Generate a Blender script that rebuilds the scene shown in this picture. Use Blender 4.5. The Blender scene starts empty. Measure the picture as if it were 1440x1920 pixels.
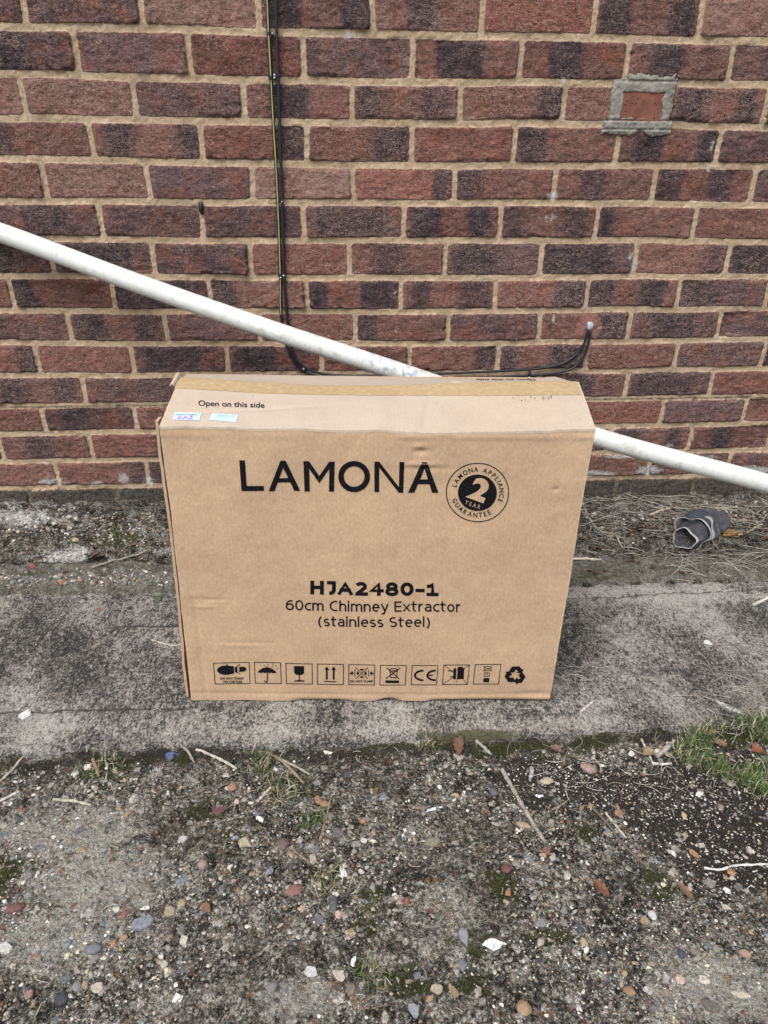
import bpy, bmesh, math, random
import numpy as np
from mathutils import Matrix, Vector

random.seed(7)
RNG = np.random.default_rng(11)
sc = bpy.context.scene
COL = sc.collection

# ------------------------------------------------------------------ camera
YAW, PIT, ROL = 0.0616, 0.4960, 0.0113
CAM = np.array([0.6079, -1.7193, 0.9453])
FPX = 1331.0
_cy, _sy, _cp, _sp = math.cos(YAW), math.sin(YAW), math.cos(PIT), math.sin(PIT)
FW = np.array([_sy*_cp, _cy*_cp, -_sp])
_rt = np.array([_cy, -_sy, 0.0]); _up = np.cross(_rt, FW)
RT = math.cos(ROL)*_rt + math.sin(ROL)*_up
UP = -math.sin(ROL)*_rt + math.cos(ROL)*_up
cam_data = bpy.data.cameras.new("camera")
cam_data.sensor_fit = 'VERTICAL'; cam_data.sensor_height = 34.6
cam_data.lens = FPX/1920*34.6
cam_data.clip_start = 0.01; cam_data.clip_end = 300
cam = bpy.data.objects.new("camera", cam_data); COL.objects.link(cam)
M = Matrix.Identity(4)
for i in range(3):
    M[i][0], M[i][1], M[i][2], M[i][3] = RT[i], UP[i], -FW[i], CAM[i]
cam.matrix_world = M
sc.camera = cam

# ------------------------------------------------------------------ world, sun, exposure
SUN_EL, SUN_AZ = math.radians(58), math.radians(-150)
w = bpy.data.worlds.new("World"); sc.world = w; w.use_nodes = True
nt = w.node_tree
bgn = nt.nodes["Background"]
sky = nt.nodes.new("ShaderNodeTexSky"); sky.sky_type = 'NISHITA'; sky.sun_disc = False
sky.sun_elevation = SUN_EL; sky.sun_rotation = SUN_AZ
sky.air_density = 1.0; sky.dust_density = 4.0; sky.ozone_density = 1.0
hs = nt.nodes.new("ShaderNodeHueSaturation"); hs.inputs["Saturation"].default_value = 0.30
nt.links.new(sky.outputs[0], hs.inputs["Color"]); nt.links.new(hs.outputs[0], bgn.inputs["Color"])
bgn.inputs["Strength"].default_value = 0.12
sd = bpy.data.lights.new("sun", 'SUN'); sd.energy = 1.5; sd.angle = math.radians(35); sd.color = (1.0, 0.985, 0.965)
sun = bpy.data.objects.new("sun", sd); COL.objects.link(sun)
sdir = Vector((math.sin(SUN_AZ)*math.cos(SUN_EL), math.cos(SUN_AZ)*math.cos(SUN_EL), math.sin(SUN_EL)))
sun.rotation_euler = sdir.to_track_quat('Z', 'Y').to_euler(); sun.location = (0, -3, 5)
sc.view_settings.view_transform = 'Standard'; sc.view_settings.look = 'None'
sc.view_settings.exposure = 0.75; sc.view_settings.gamma = 1.0

# ------------------------------------------------------------------ helpers
def ray(u, v): return FW + (u-720)/FPX*RT + (960-v)/FPX*UP
def on_z(u, v, z=0.0):
    d = ray(u, v); return CAM + (z-CAM[2])/d[2]*d
def on_wall(u, v, y=0.0):
    d = ray(u, v); return CAM + (y-CAM[1])/d[1]*d
def px_size(P): return float((np.asarray(P)-CAM) @ FW)/FPX

def _hash(ix, iy, seed):
    h = (ix.astype(np.int64)*374761393 + iy.astype(np.int64)*668265263 + seed*2246822519) & 0xffffffff
    h = ((h ^ (h >> 13))*1274126177) & 0xffffffff
    h = (h ^ (h >> 16)) & 0xffffffff
    return h.astype(np.float64)/4294967295.0
def vnoise(x, y, seed=0):
    x = np.asarray(x, float); y = np.asarray(y, float)
    ix = np.floor(x).astype(np.int64); iy = np.floor(y).astype(np.int64)
    fx = x-ix; fy = y-iy
    fx = fx*fx*fx*(fx*(fx*6-15)+10); fy = fy*fy*fy*(fy*(fy*6-15)+10)
    a = _hash(ix, iy, seed); b = _hash(ix+1, iy, seed); c = _hash(ix, iy+1, seed); d = _hash(ix+1, iy+1, seed)
    return (a+(b-a)*fx)*(1-fy) + (c+(d-c)*fx)*fy
def fbm(x, y, octv=4, seed=0, gain=.5):
    s = 0; a = 1; t = 0
    for o in range(octv):
        s = s + a*vnoise(x*2**o+17.3*o, y*2**o-9.1*o, seed+o*31); t += a; a *= gain
    return s/t
def sstep(a, b, x):
    t = np.clip((x-a)/(b-a), 0, 1); return t*t*(3-2*t)

def mesh_from(name, verts, faces_flat, loop_counts, smooth=True, attrs=None, mat_idx=None):
    me = bpy.data.meshes.new(name)
    verts = np.asarray(verts, np.float32); faces_flat = np.asarray(faces_flat, np.int32); lc = np.asarray(loop_counts, np.int32)
    me.vertices.add(len(verts)); me.vertices.foreach_set('co', verts.ravel())
    me.loops.add(len(faces_flat)); me.loops.foreach_set('vertex_index', faces_flat)
    me.polygons.add(len(lc))
    me.polygons.foreach_set('loop_start', np.concatenate([[0], np.cumsum(lc)[:-1]]).astype(np.int32))
    me.polygons.foreach_set('loop_total', lc)
    if mat_idx is not None: me.polygons.foreach_set('material_index', np.asarray(mat_idx, np.int32))
    me.update(calc_edges=True)
    me.polygons.foreach_set('use_smooth', np.full(len(lc), bool(smooth)))
    for k, a in (attrs or {}).items():
        a = np.asarray(a, np.float32)
        if a.ndim == 1:
            at = me.attributes.new(k, 'FLOAT', 'POINT'); at.data.foreach_set('value', a)
        else:
            if a.shape[1] == 3: a = np.concatenate([a, np.ones((len(a), 1), np.float32)], 1)
            at = me.attributes.new(k, 'FLOAT_COLOR', 'POINT'); at.data.foreach_set('color', a.ravel())
    me.validate()
    return me
def grid_faces(nr, nc, off=0, flip=False):
    i = np.arange(nr-1)[:, None]*nc + np.arange(nc-1)[None, :]
    q = np.stack([i, i+1, i+nc+1, i+nc], -1).reshape(-1, 4) + off
    return q[:, ::-1] if flip else q
def link(name, me, mats=None, parent=None, loc=None):
    o = bpy.data.objects.new(name, me); COL.objects.link(o)
    if mats and me is not None:
        for m in (mats if isinstance(mats, (list, tuple)) else [mats]): me.materials.append(m)
    if parent is not None: o.parent = parent
    if loc is not None: o.location = loc
    return o
def tag(o, label=None, cat=None, group=None, kind=None):
    if label: o['label'] = label
    if cat: o['category'] = cat
    if group: o['group'] = group
    if kind: o['kind'] = kind
    return o
def sheet(name, P, thick, nrm, mats, parent=None, smooth=True, attrs=None):
    """P (nr,nc,3) front surface, closed with a back offset by thick*nrm"""
    nr, nc = P.shape[:2]
    A = P.reshape(-1, 3); B = A - np.asarray(nrm)*thick; n = len(A)
    if attrs: attrs = {k_: np.concatenate([a_.ravel(), a_.ravel()]) for k_, a_ in attrs.items()}
    f = [tuple(q) for q in grid_faces(nr, nc)] + [tuple(q) for q in grid_faces(nr, nc, n, True)]
    ring = [c for c in range(nc)] + [r*nc+nc-1 for r in range(1, nr)] + [(nr-1)*nc+c for c in range(nc-2, -1, -1)] + [r*nc for r in range(nr-2, 0, -1)]
    for a, b in zip(ring, ring[1:]+ring[:1]): f.append((b, a, a+n, b+n))
    me = mesh_from(name, np.concatenate([A, B]), np.array(f).ravel(), [4]*len(f), smooth, attrs)
    o = link(name, me, mats, parent)
    if smooth:
        try: me.set_sharp_from_angle(angle=math.radians(50))
        except Exception: pass
    return o
def spline(pts, n):
    pts = np.asarray(pts, float); m = len(pts)
    if m == 2: return pts[0] + (pts[1]-pts[0])*np.linspace(0, 1, n)[:, None]
    t = np.concatenate([[0], np.cumsum(np.linalg.norm(np.diff(pts, axis=0), axis=1)**.5)])
    out = []
    for s in np.linspace(0, t[-1], n):
        i = min(max(np.searchsorted(t, s)-1, 0), m-2)
        u = (s-t[i])/(t[i+1]-t[i])
        p1, p2 = pts[i], pts[i+1]
        m1 = (pts[i+1]-pts[max(i-1, 0)])/(t[i+1]-t[max(i-1, 0)])*(t[i+1]-t[i])
        m2 = (pts[min(i+2, m-1)]-pts[i])/(t[min(i+2, m-1)]-t[i])*(t[i+1]-t[i])
        out.append((2*u**3-3*u**2+1)*p1 + (u**3-2*u**2+u)*m1 + (-2*u**3+3*u**2)*p2 + (u**3-u**2)*m2)
    return np.array(out)
def tube_data(path, rad, sides=10, ref=(0, 0, 1), squash=1.0):
    path = np.asarray(path, float); n = len(path)
    rad = np.broadcast_to(np.asarray(rad, float), (n,))
    T = np.gradient(path, axis=0); T /= np.linalg.norm(T, axis=1)[:, None]
    ref = np.asarray(ref, float)
    A = np.cross(T, ref); A /= np.linalg.norm(A, axis=1)[:, None]; B = np.cross(A, T)
    th = np.arange(sides)/sides*2*math.pi
    V = path[:, None]+rad[:, None, None]*(np.cos(th)[None, :, None]*A[:, None]+squash*np.sin(th)[None, :, None]*B[:, None])
    f = []
    for i in range(n-1):
        for j in range(sides):
            k = (j+1) % sides
            f.append((i*sides+j, (i+1)*sides+j, (i+1)*sides+k, i*sides+k))
    return V.reshape(-1, 3), f
def tube(name, path, rad, mats, parent=None, sides=10, ref=(0, 0, 1), squash=1.0, matfn=None):
    V, f = tube_data(path, rad, sides, ref, squash); n = len(path)
    caps = [tuple(range(sides)), tuple((n-1)*sides+j for j in reversed(range(sides)))]
    flat = [i for q in f+caps for i in q]
    mi = [matfn(k % sides) for k in range(len(f))]+[0, 0] if matfn else None
    me = mesh_from(name, V, flat, [len(q) for q in f+caps], True, None, mi)
    try: me.set_sharp_from_angle(angle=math.radians(60))
    except Exception: pass
    return link(name, me, mats, parent)

# ------------------------------------------------------------------ materials
class NT:
    def __init__(s, name):
        s.m = bpy.data.materials.new(name); s.m.use_nodes = True
        s.t = s.m.node_tree; s.b = s.t.nodes["Principled BSDF"]
        s.b.inputs["Roughness"].default_value = .9
        s.b.inputs["Specular IOR Level"].default_value = .25
        s.tc = s.t.nodes.new("ShaderNodeTexCoord")
    def L(s, a, b): s.t.links.new(a, b)
    def val(s, sock, v):
        if hasattr(v, 'is_output'): s.L(v, sock)
        else:
            if isinstance(v, (tuple, list)) and len(v) == 3 and sock.type == 'RGBA': v = (*v, 1)
            sock.default_value = v
    def attr(s, name, out='Fac'):
        n = s.t.nodes.new("ShaderNodeAttribute"); n.attribute_name = name; return n.outputs[out]
    def coord(s, scale=(1, 1, 1), loc=(0, 0, 0)):
        n = s.t.nodes.new("ShaderNodeMapping"); s.L(s.tc.outputs["Object"], n.inputs["Vector"])
        n.inputs["Scale"].default_value = scale; n.inputs["Location"].default_value = loc
        return n.outputs[0]
    def noise(s, scale, detail=4, rough=.6, vec=None, dist=0.0, out='Fac'):
        n = s.t.nodes.new("ShaderNodeTexNoise")
        n.inputs["Scale"].default_value = scale; n.inputs["Detail"].default_value = detail
        n.inputs["Roughness"].default_value = rough; n.inputs["Distortion"].default_value = dist
        s.L(vec if vec is not None else s.tc.outputs["Object"], n.inputs["Vector"])
        return n.outputs[out]
    def voro(s, scale, feature='F1', vec=None, out='Distance', rand=1.0):
        n = s.t.nodes.new("ShaderNodeTexVoronoi"); n.feature = feature
        n.inputs["Scale"].default_value = scale; n.inputs["Randomness"].default_value = rand
        s.L(vec if vec is not None else s.tc.outputs["Object"], n.inputs["Vector"])
        return n.outputs[out]
    def ramp(s, fac, stops, interp='LINEAR'):
        n = s.t.nodes.new("ShaderNodeValToRGB"); n.color_ramp.interpolation = interp
        e = n.color_ramp.elements
        while len(e) < len(stops): e.new(0.5)
        for el, (p, c) in zip(e, stops):
            el.position = p; el.color = (c, c, c, 1) if not isinstance(c, (tuple, list)) else (*c, 1)
        s.val(n.inputs[0], fac); return n.outputs[0]
    def mix(s, f, a, b, mode='MIX'):
        n = s.t.nodes.new("ShaderNodeMix"); n.data_type = 'RGBA'; n.blend_type = mode
        s.val(n.inputs[0], f); s.val(n.inputs[6], a); s.val(n.inputs[7], b); return n.outputs[2]
    def math(s, op, a, b=0.0, c=0.0):
        n = s.t.nodes.new("ShaderNodeMath"); n.operation = op
        s.val(n.inputs[0], a); s.val(n.inputs[1], b); s.val(n.inputs[2], c); return n.outputs[0]
    def sep(s, v, i):
        n = s.t.nodes.new("ShaderNodeSeparateXYZ"); s.L(v, n.inputs[0]); return n.outputs[i]
    def bump(s, h, strength=.5, dist=.002, prev=None):
        n = s.t.nodes.new("ShaderNodeBump"); n.inputs["Strength"].default_value = strength
        n.inputs["Distance"].default_value = dist; s.L(h, n.inputs["Height"])
        if prev is not None: s.L(prev, n.inputs["Normal"])
        return n.outputs[0]
    def done(s, col=None, normal=None, rough=None, spec=None):
        if col is not None: s.val(s.b.inputs["Base Color"], col)
        if normal is not None: s.L(normal, s.b.inputs["Normal"])
        if rough is not None: s.val(s.b.inputs["Roughness"], rough)
        if spec is not None: s.val(s.b.inputs["Specular IOR Level"], spec)
        return s.m
def plain(name, col, rough=.7, var=.25, scale=60, spec=.3):
    k = NT(name)
    n = k.noise(scale, 4, .6)
    c = k.mix(1.0, col, k.ramp(n, [(.25, 1-var), (.75, 1+var*.6)]), 'MULTIPLY')
    return k.done(c, k.bump(n, .3, .001), rough, spec)
_pc = {}
def stone_mat(col, rough=.75):
    key = tuple(round(c, 3) for c in col)
    if key not in _pc:
        k = NT("stone")
        n = k.noise(170, 6, .72); n2 = k.noise(600, 3, .6)
        c = k.mix(1.0, col, k.ramp(n, [(.28, .42), (.52, .95), (.78, 1.45)]), 'MULTIPLY')
        c = k.mix(k.ramp(n2, [(.52, 0.), (.66, .6)]), c, (.08, .075, .06))
        c = k.mix(k.ramp(k.noise(120, 5, .72), [(.54, 0.), (.66, .7)]), c, (.085, .078, .06))
        c = k.mix(k.ramp(k.noise(260, 4, .7), [(.62, 0.), (.70, .4)]), c, (.36, .345, .31))
        _pc[key] = k.done(c, k.bump(n, .4, .0012), rough, .3)
    return _pc[key]

# wall
def wall_material():
    k = NT("brick_and_mortar")
    edge = k.attr('edge'); tint = k.attr('tint', 'Color'); band = k.attr('band'); frost = k.attr('frost')
    white = k.attr('white'); grime = k.attr('grime'); pink = k.attr('pink')
    n1 = k.noise(90, 5, .65)
    e2 = k.math('ADD', edge, k.math('MULTIPLY', k.math('SUBTRACT', n1, .5), .0075))
    isb = k.ramp(k.math('MULTIPLY_ADD', e2, 250, .5), [(.25, 0.), (.75, 1.)])
    # brick
    bandn = k.math('ADD', band, k.math('MULTIPLY', k.math('SUBTRACT', k.noise(55, 4, .6), .5), .55))
    bf = k.ramp(bandn, [(.15, 0.), (.85, 1.)])
    c = k.mix(k.math('MULTIPLY', bf, .92), tint, (.021, .019, .028))
    rdm = k.ramp(k.noise(17, 5, .65, k.coord((1, 1, 1), (7, 0, 3))), [(.48, 0.), (.64, .8)])
    c = k.mix(k.math('MULTIPLY', rdm, k.math('SUBTRACT', 1.0, bf)), c, (.150, .060, .045))
    crv = k.coord((.62, 1, 1.35))
    cr = k.noise(215, 6, .68, crv, .9)
    crease = k.ramp(cr, [(.30, 0.), (.46, .55), (.62, 1.)])
    c = k.mix(1.0, c, k.mix(crease, (.22, .20, .22), (2.0, 1.82, 1.72)), 'MULTIPLY')
    lg = k.noise(22, 4, .6)
    c = k.mix(1.0, c, k.ramp(lg, [(.3, .72), (.7, 1.26)]), 'MULTIPLY')
    ft = k.noise(300, 5, .75, crv, 1.2); fl = k.noise(26, 3, .6)
    fm = k.math('MULTIPLY', k.ramp(ft, [(.50, 0.), (.555, 1.)]), k.ramp(k.math('ADD', fl, k.math('MULTIPLY', frost, .55)), [(.36, 0.), (.80, 1.)]))
    c = k.mix(k.math('MULTIPLY', fm, .75), c, (.40, .27, .225))
    gs_ = k.math('MULTIPLY', k.ramp(k.noise(430, 3, .6, crv), [(.585, 0.), (.63, 1.)]), k.ramp(k.math('ADD', k.noise(19, 4, .65), k.math('MULTIPLY', frost, .30)), [(.42, .15), (.72, 1.)]))
    c = k.mix(k.math('MULTIPLY', gs_, .8), c, (.42, .31, .275))
    spall = k.math('MULTIPLY', k.ramp(k.noise(48, 6, .72, k.coord((1, 1, 1.2), (1.3, 0, 6))), [(.625, 0.), (.675, 1.)]), k.ramp(k.noise(9, 3, .6, k.coord((1, 1, 1), (5, 0, 1))), [(.46, .1), (.60, 1.)]))
    c = k.mix(k.math('MULTIPLY', spall, .75), c, (.36, .215, .18))
    # chalky arrises close to the edges
    ed = k.ramp(k.math('MULTIPLY', edge, 90), [(.05, 1.), (.95, 0.)])
    en = k.ramp(k.noise(140, 4, .7), [(.50, 0.), (.66, 1.)])
    c = k.mix(k.math('MULTIPLY', k.math('MULTIPLY', ed, en), .8), c, (.35, .205, .155))
    pits = k.ramp(k.noise(330, 3, .6), [(.26, 1.), (.36, 0.)])
    c = k.mix(k.math('MULTIPLY', pits, .7), c, (.02, .017, .018))
    sp = k.ramp(k.voro(190), [(.05, 1.), (.11, 0.)])
    c = k.mix(k.math('MULTIPLY', sp, k.ramp(k.noise(40, 2), [(.52, 0.), (.62, .8)])), c, (.55, .47, .40))
    # mortar
    stain = k.ramp(k.noise(11, 5, .68, k.coord((1, 1, .7), (2, 0, 4))), [(.55, 0.), (.75, .45)])
    mn = k.noise(420, 4, .7); ml = k.noise(30, 4, .6)
    m = k.mix(k.ramp(ml, [(.3, 0.), (.7, 1.)]), (.38, .275, .182), (.53, .412, .292))
    m = k.mix(1.0, m, k.ramp(mn, [(.28, .62), (.55, 1.), (.8, 1.25)]), 'MULTIPLY')
    dk = k.ramp(k.noise(120, 3, .6), [(.24, 1.), (.33, 0.)])
    m = k.mix(k.math('MULTIPLY', dk, .55), m, (.09, .06, .04))
    m = k.mix(stain, m, (.20, .165, .125))
    col = k.mix(isb, m, c)
    # spalled pink ring, lime, soil grime
    pm = k.ramp(k.math('ADD', pink, k.math('MULTIPLY', k.math('SUBTRACT', k.noise(110, 4, .7), .5), 1.1)), [(.45, 0.), (.62, 1.)])
    col = k.mix(k.math('MULTIPLY', pm, .62), col, (.36, .17, .14))
    wm = k.ramp(k.math('ADD', white, k.math('MULTIPLY', k.math('SUBTRACT', k.noise(150, 6, .78), .5), 1.7)), [(.50, 0.), (.72, 1.)])
    col = k.mix(k.math('MULTIPLY', wm, .8), col, (.50, .49, .475))
    gm = k.ramp(k.math('ADD', grime, k.math('MULTIPLY', k.math('SUBTRACT', k.noise(45, 6, .7), .5), 1.0)), [(.40, 0.), (.66, 1.)])
    gcol = k.mix(k.ramp(k.noise(160, 4, .7), [(.4, 0.), (.62, 1.)]), (.040, .037, .028), (.125, .12, .10))
    col = k.mix(k.math('MULTIPLY', gm, .86), col, gcol)
    hb = k.mix(isb, k.math('MULTIPLY', mn, .35), k.math('ADD', cr, k.math('MULTIPLY', ft, .4)))
    return k.done(col, k.bump(hb, 1.0, .006), .92, .18)
def concrete_repair_material():
    k = NT("grey_repair_mortar"); n = k.noise(70, 5, .65); n2 = k.noise(500, 3, .7)
    c = k.ramp(n, [(.3, (.17, .160, .138)), (.7, (.31, .297, .262))])
    c = k.mix(1.0, c, k.ramp(n2, [(.3, .7), (.7, 1.2)]), 'MULTIPLY')
    return k.done(c, k.bump(n2, .6, .002), .95, .15)

def speckle(k, scale, stops, vec=None):
    return k.ramp(k.sep_color(k.voro(scale, out='Color', vec=vec)), stops, 'CONSTANT')
def _sepc(s, c):
    n = s.t.nodes.new("ShaderNodeSeparateColor"); s.L(c, n.inputs[0]); return n.outputs[0]
NT.sep_color = _sepc

def ground_material():
    k = NT("weathered_aggregate_concrete")
    soil = k.attr('soil'); moss = k.attr('moss'); pale = k.attr('pale')
    gf = k.noise(210, 5, .72, None, .5)
    gm = k.math('ADD', gf, k.math('ADD', k.math('MULTIPLY', k.math('SUBTRACT', k.noise(38, 5, .7), .5), .75), k.math('MULTIPLY', pale, .16)))
    base = k.ramp(gm, [(.39, (.013, .012, .009)), (.47, (.046, .044, .036)), (.535, (.118, .114, .098)), (.60, (.25, .244, .22)), (.68, (.50, .49, .46))])
    pm = k.math('ADD', pale, k.math('MULTIPLY', k.math('SUBTRACT', k.noise(60, 6, .72), .5), 1.5))
    base = k.mix(k.ramp(pm, [(.36, 0.), (.64, .8)]), base, (.40, .395, .37))
    # aggregate, three sizes of cells
    for sc_, thr, jm in ((75, .30, .8), (150, .30, .85), (290, .27, .75)):
        vc = k.coord((1, 1, 1), (sc_*.013, .7, 0))
        v = k.voro(sc_, vec=vc)
        cc = speckle(k, sc_, [(0, (.10, .095, .085)), (.16, (.22, .21, .19)), (.34, (.055, .055, .06)), (.46, (.33, .30, .25)), (.58, (.17, .13, .10)),
                              (.68, (.52, .50, .46)), (.80, (.26, .15, .08)), (.86, (.20, .085, .065)), (.91, (.12, .13, .15)), (.95, (.60, .58, .54))], vc)
        sel = k.ramp(k.noise(sc_*.55, 2, .5, vc), [(.47, 0.), (.53, 1.)])
        msk = k.math('MULTIPLY', k.ramp(v, [(thr, 1.), (thr+.12, 0.)]), sel)
        base = k.mix(k.math('MULTIPLY', msk, jm), base, cc)
    gr = k.noise(700, 4, .75)
    base = k.mix(1.0, base, (1.0, .985, .93), 'MULTIPLY')
    base = k.mix(1.0, base, k.ramp(gr, [(.28, .22), (.5, .85), (.70, 1.95)]), 'MULTIPLY')
    sm = k.math('ADD', soil, k.math('MULTIPLY', k.math('SUBTRACT', k.noise(40, 6, .7), .5), 1.1))
    scol = k.ramp(k.noise(420, 4, .75), [(.38, (.014, .012, .010)), (.58, (.045, .040, .033)), (.70, (.12, .11, .09)), (.76, (.36, .34, .30))])
    base = k.mix(k.ramp(sm, [(.40, 0.), (.62, .95)]), base, scol)
    mm = k.math('ADD', moss, k.math('MULTIPLY', k.math('SUBTRACT', k.noise(52, 6, .72), .5), 1.35))
    mcol = k.ramp(k.noise(330, 4, .7), [(.32, (.012, .014, .005)), (.58, (.046, .052, .014)), (.75, (.095, .100, .038))])
    base = k.mix(k.ramp(mm, [(.45, 0.), (.60, .92)]), base, mcol)
    ch = k.ramp(k.voro(420), [(.10, 1.), (.17, 0.)])
    base = k.mix(k.math('MULTIPLY', ch, k.ramp(k.noise(110, 3, .6), [(.47, 0.), (.55, .95)])), base, (.66, .64, .60))
    h = k.math('ADD', k.math('MULTIPLY', gf, 1.6), k.math('MULTIPLY', k.voro(150), -.8))
    return k.done(base, k.bump(h, 1.0, .006), .93, .2)
def path_material():
    k = NT("weathered_path_concrete")
    wear = k.attr('wear')
    an = k.coord((1.0, .62, 1))
    n = k.noise(75, 6, .78, an, .2); n2 = k.noise(300, 5, .78, an); lo = k.noise(8, 5, .65, an)
    fine = k.noise(270, 4, .68, an, .4)
    f = k.math('ADD', k.math('ADD', fine, k.math('MULTIPLY', k.math('SUBTRACT', n, .5), .75)), k.math('ADD', k.math('MULTIPLY', k.math('SUBTRACT', lo, .5), .62), wear))
    c = k.ramp(f, [(.38, (.032, .031, .031)), (.46, (.078, .075, .071)), (.515, (.158, .148, .136)), (.58, (.235, .217, .196)), (.70, (.38, .360, .33))])
    c = k.mix(1.0, c, k.ramp(k.noise(700, 3, .75), [(.3, .62), (.7, 1.4)]), 'MULTIPLY')
    ch = k.ramp(k.voro(330), [(.07, 1.), (.13, 0.)])
    c = k.mix(k.math('MULTIPLY', ch, k.ramp(k.noise(55, 3, .6), [(.52, 0.), (.6, .7)])), c, (.48, .46, .43))
    pit = k.ramp(k.voro(95), [(.10, 1.), (.20, 0.)])
    c = k.mix(k.math('MULTIPLY', pit, k.ramp(k.noise(70, 3), [(.5, 0.), (.6, .75)])), c, (.03, .029, .028))
    mm = k.math('ADD', k.attr('moss'), k.math('MULTIPLY', k.math('SUBTRACT', k.noise(48, 6, .72), .5), 1.2))
    mcol = k.ramp(k.noise(330, 4, .7), [(.3, (.03, .03, .014)), (.7, (.105, .10, .05))])
    c = k.mix(k.ramp(mm, [(.48, 0.), (.68, .85)]), c, mcol)
    crk = k.math('ADD', k.attr('seam'), k.math('MULTIPLY', k.math('SUBTRACT', k.noise(70, 5, .7), .5), 1.1))
    c = k.mix(k.ramp(crk, [(.42, 0.), (.62, .8)]), c, (.035, .034, .032))
    h = k.math('ADD', k.math('MULTIPLY', n, .7), k.math('MULTIPLY', n2, .7))
    return k.done(c, k.bump(k.math('ADD', h, fine), .9, .004), .92, .22)
def soil_material():
    k = NT("rubble_and_soil")
    pale = k.attr('pale'); moss = k.attr('moss'); ledge = k.attr('ledge')
    sf = k.math('ADD', k.noise(230, 5, .72, None, .4), k.math('MULTIPLY', k.math('SUBTRACT', k.noise(40, 5, .7), .5), .7))
    c = k.ramp(sf, [(.38, (.012, .011, .009)), (.47, (.042, .038, .030)), (.55, (.115, .105, .085)), (.64, (.26, .245, .21))])
    lc = k.ramp(k.math('MULTIPLY_ADD', k.math('SUBTRACT', sf, .5), .8, .5), [(.30, (.04, .038, .030)), (.48, (.125, .119, .098)), (.62, (.225, .212, .185)), (.75, (.33, .315, .285))])
    lm = k.math('ADD', ledge, k.math('MULTIPLY', k.math('SUBTRACT', k.noise(40, 5, .7), .5), .9))
    c = k.mix(k.ramp(lm, [(.42, 0.), (.62, .92)]), c, lc)
    pm = k.math('ADD', pale, k.math('MULTIPLY', k.math('SUBTRACT', k.noise(95, 6, .75), .5), 1.7))
    c = k.mix(k.math('MULTIPLY', k.ramp(pm, [(.42, 0.), (.68, .9)]), k.ramp(sf, [(.38, .15), (.52, 1.)])), c, (.47, .46, .44))
    mm = k.math('ADD', moss, k.math('MULTIPLY', k.math('SUBTRACT', k.noise(60, 6, .72), .5), 1.3))
    c = k.mix(k.ramp(mm, [(.48, 0.), (.68, .85)]), c, k.ramp(k.noise(300, 4, .7), [(.3, (.018, .019, .009)), (.7, (.085, .085, .035))]))
    c = k.mix(1.0, c, k.ramp(k.noise(520, 4, .7), [(.3, .6), (.7, 1.35)]), 'MULTIPLY')
    h = k.math('ADD', k.noise(180, 6, .7), k.math('MULTIPLY', k.voro(120), -.6))
    return k.done(c, k.bump(h, 1.0, .006), .95, .15)
def card_material(name="kraft_cardboard", mul=1.0, dust_sky=0.0):
    k = NT(name)
    fib = k.noise(260, 5, .7, k.coord((1, 1, .7))); lo = k.noise(7, 4, .6); mid = k.noise(45, 5, .65)
    c = k.ramp(fib, [(.25, (.395*mul, .270*mul, .170*mul)), (.5, (.462*mul, .322*mul, .207*mul)), (.78, (.555*mul, .402*mul, .272*mul))])
    c = k.mix(1.0, c, k.ramp(lo, [(.3, .92), (.7, 1.06)]), 'MULTIPLY')
    c = k.mix(1.0, c, k.ramp(mid, [(.3, .95), (.7, 1.04)]), 'MULTIPLY')
    if dust_sky: c = k.mix(k.ramp(k.noise(5, 5, .65), [(.25, dust_sky*.7), (.75, dust_sky*1.3)]), c, (.445, .432, .40))  # greys the card: dust and fading, plus pale skylight painted into the colour
    # scuffs and dirt smears
    sm = k.math('MULTIPLY', k.ramp(k.noise(16, 5, .7), [(.60, 0.), (.72, 1.)]), k.ramp(k.noise(120, 4, .7), [(.42, 0.), (.65, .55)]))
    c = k.mix(sm, c, (.20, .155, .11))
    lt = k.math('MULTIPLY', k.ramp(k.noise(30, 5, .75, k.coord((1, 1, .35), (3, 1, 2))), [(.62, 0.), (.72, 1.)]), .35)
    c = k.mix(lt, c, (.60, .47, .33))
    dots = k.ramp(k.voro(70), [(.035, 1.), (.06, 0.)])
    c = k.mix(k.math('MULTIPLY', dots, k.ramp(k.noise(33, 2), [(.58, 0.), (.62, .6)])), c, (.12, .08, .05))
    ew = k.math('ADD', k.attr('edgewear'), k.math('MULTIPLY', k.math('SUBTRACT', k.noise(70, 6, .75), .5), 1.5))
    c = k.mix(k.ramp(ew, [(.55, 0.), (.85, .62)]), c, (.60, .485, .355))
    dl = k.math('ADD', k.attr('dirt'), k.math('MULTIPLY', k.math('SUBTRACT', k.noise(95, 6, .75), .5), 1.4))
    c = k.mix(k.ramp(dl, [(.55, 0.), (.85, .6)]), c, (.16, .12, .085))
    flute = k.t.nodes.new("ShaderNodeTexWave"); flute.inputs["Scale"].default_value = 48
    flute.bands_direction = 'X'; k.L(k.tc.outputs["Object"], flute.inputs["Vector"])
    nb = k.bump(k.math('ADD', k.math('MULTIPLY', k.noise(9, 3), 1.0), k.math('MULTIPLY', flute.outputs["Fac"], .02)), .35, .012)
    return k.done(c, k.bump(fib, .15, .001, nb), .86, .22)
def ink_material():
    k = NT("black_print_ink"); n = k.noise(300, 4, .7)
    c = k.ramp(n, [(.25, (.005, .005, .007)), (.62, (.010, .009, .011)), (.74, (.10, .075, .05))])
    return k.done(c, None, .9, .06)
def tape_material():
    k = NT("paper_packing_tape"); n = k.noise(120, 5, .7)
    c = k.ramp(n, [(.3, (.33, .235, .125)), (.6, (.42, .315, .185)), (.78, (.52, .42, .28))])
    return k.done(c, k.bump(n, .25, .001), .5, .4)
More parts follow.
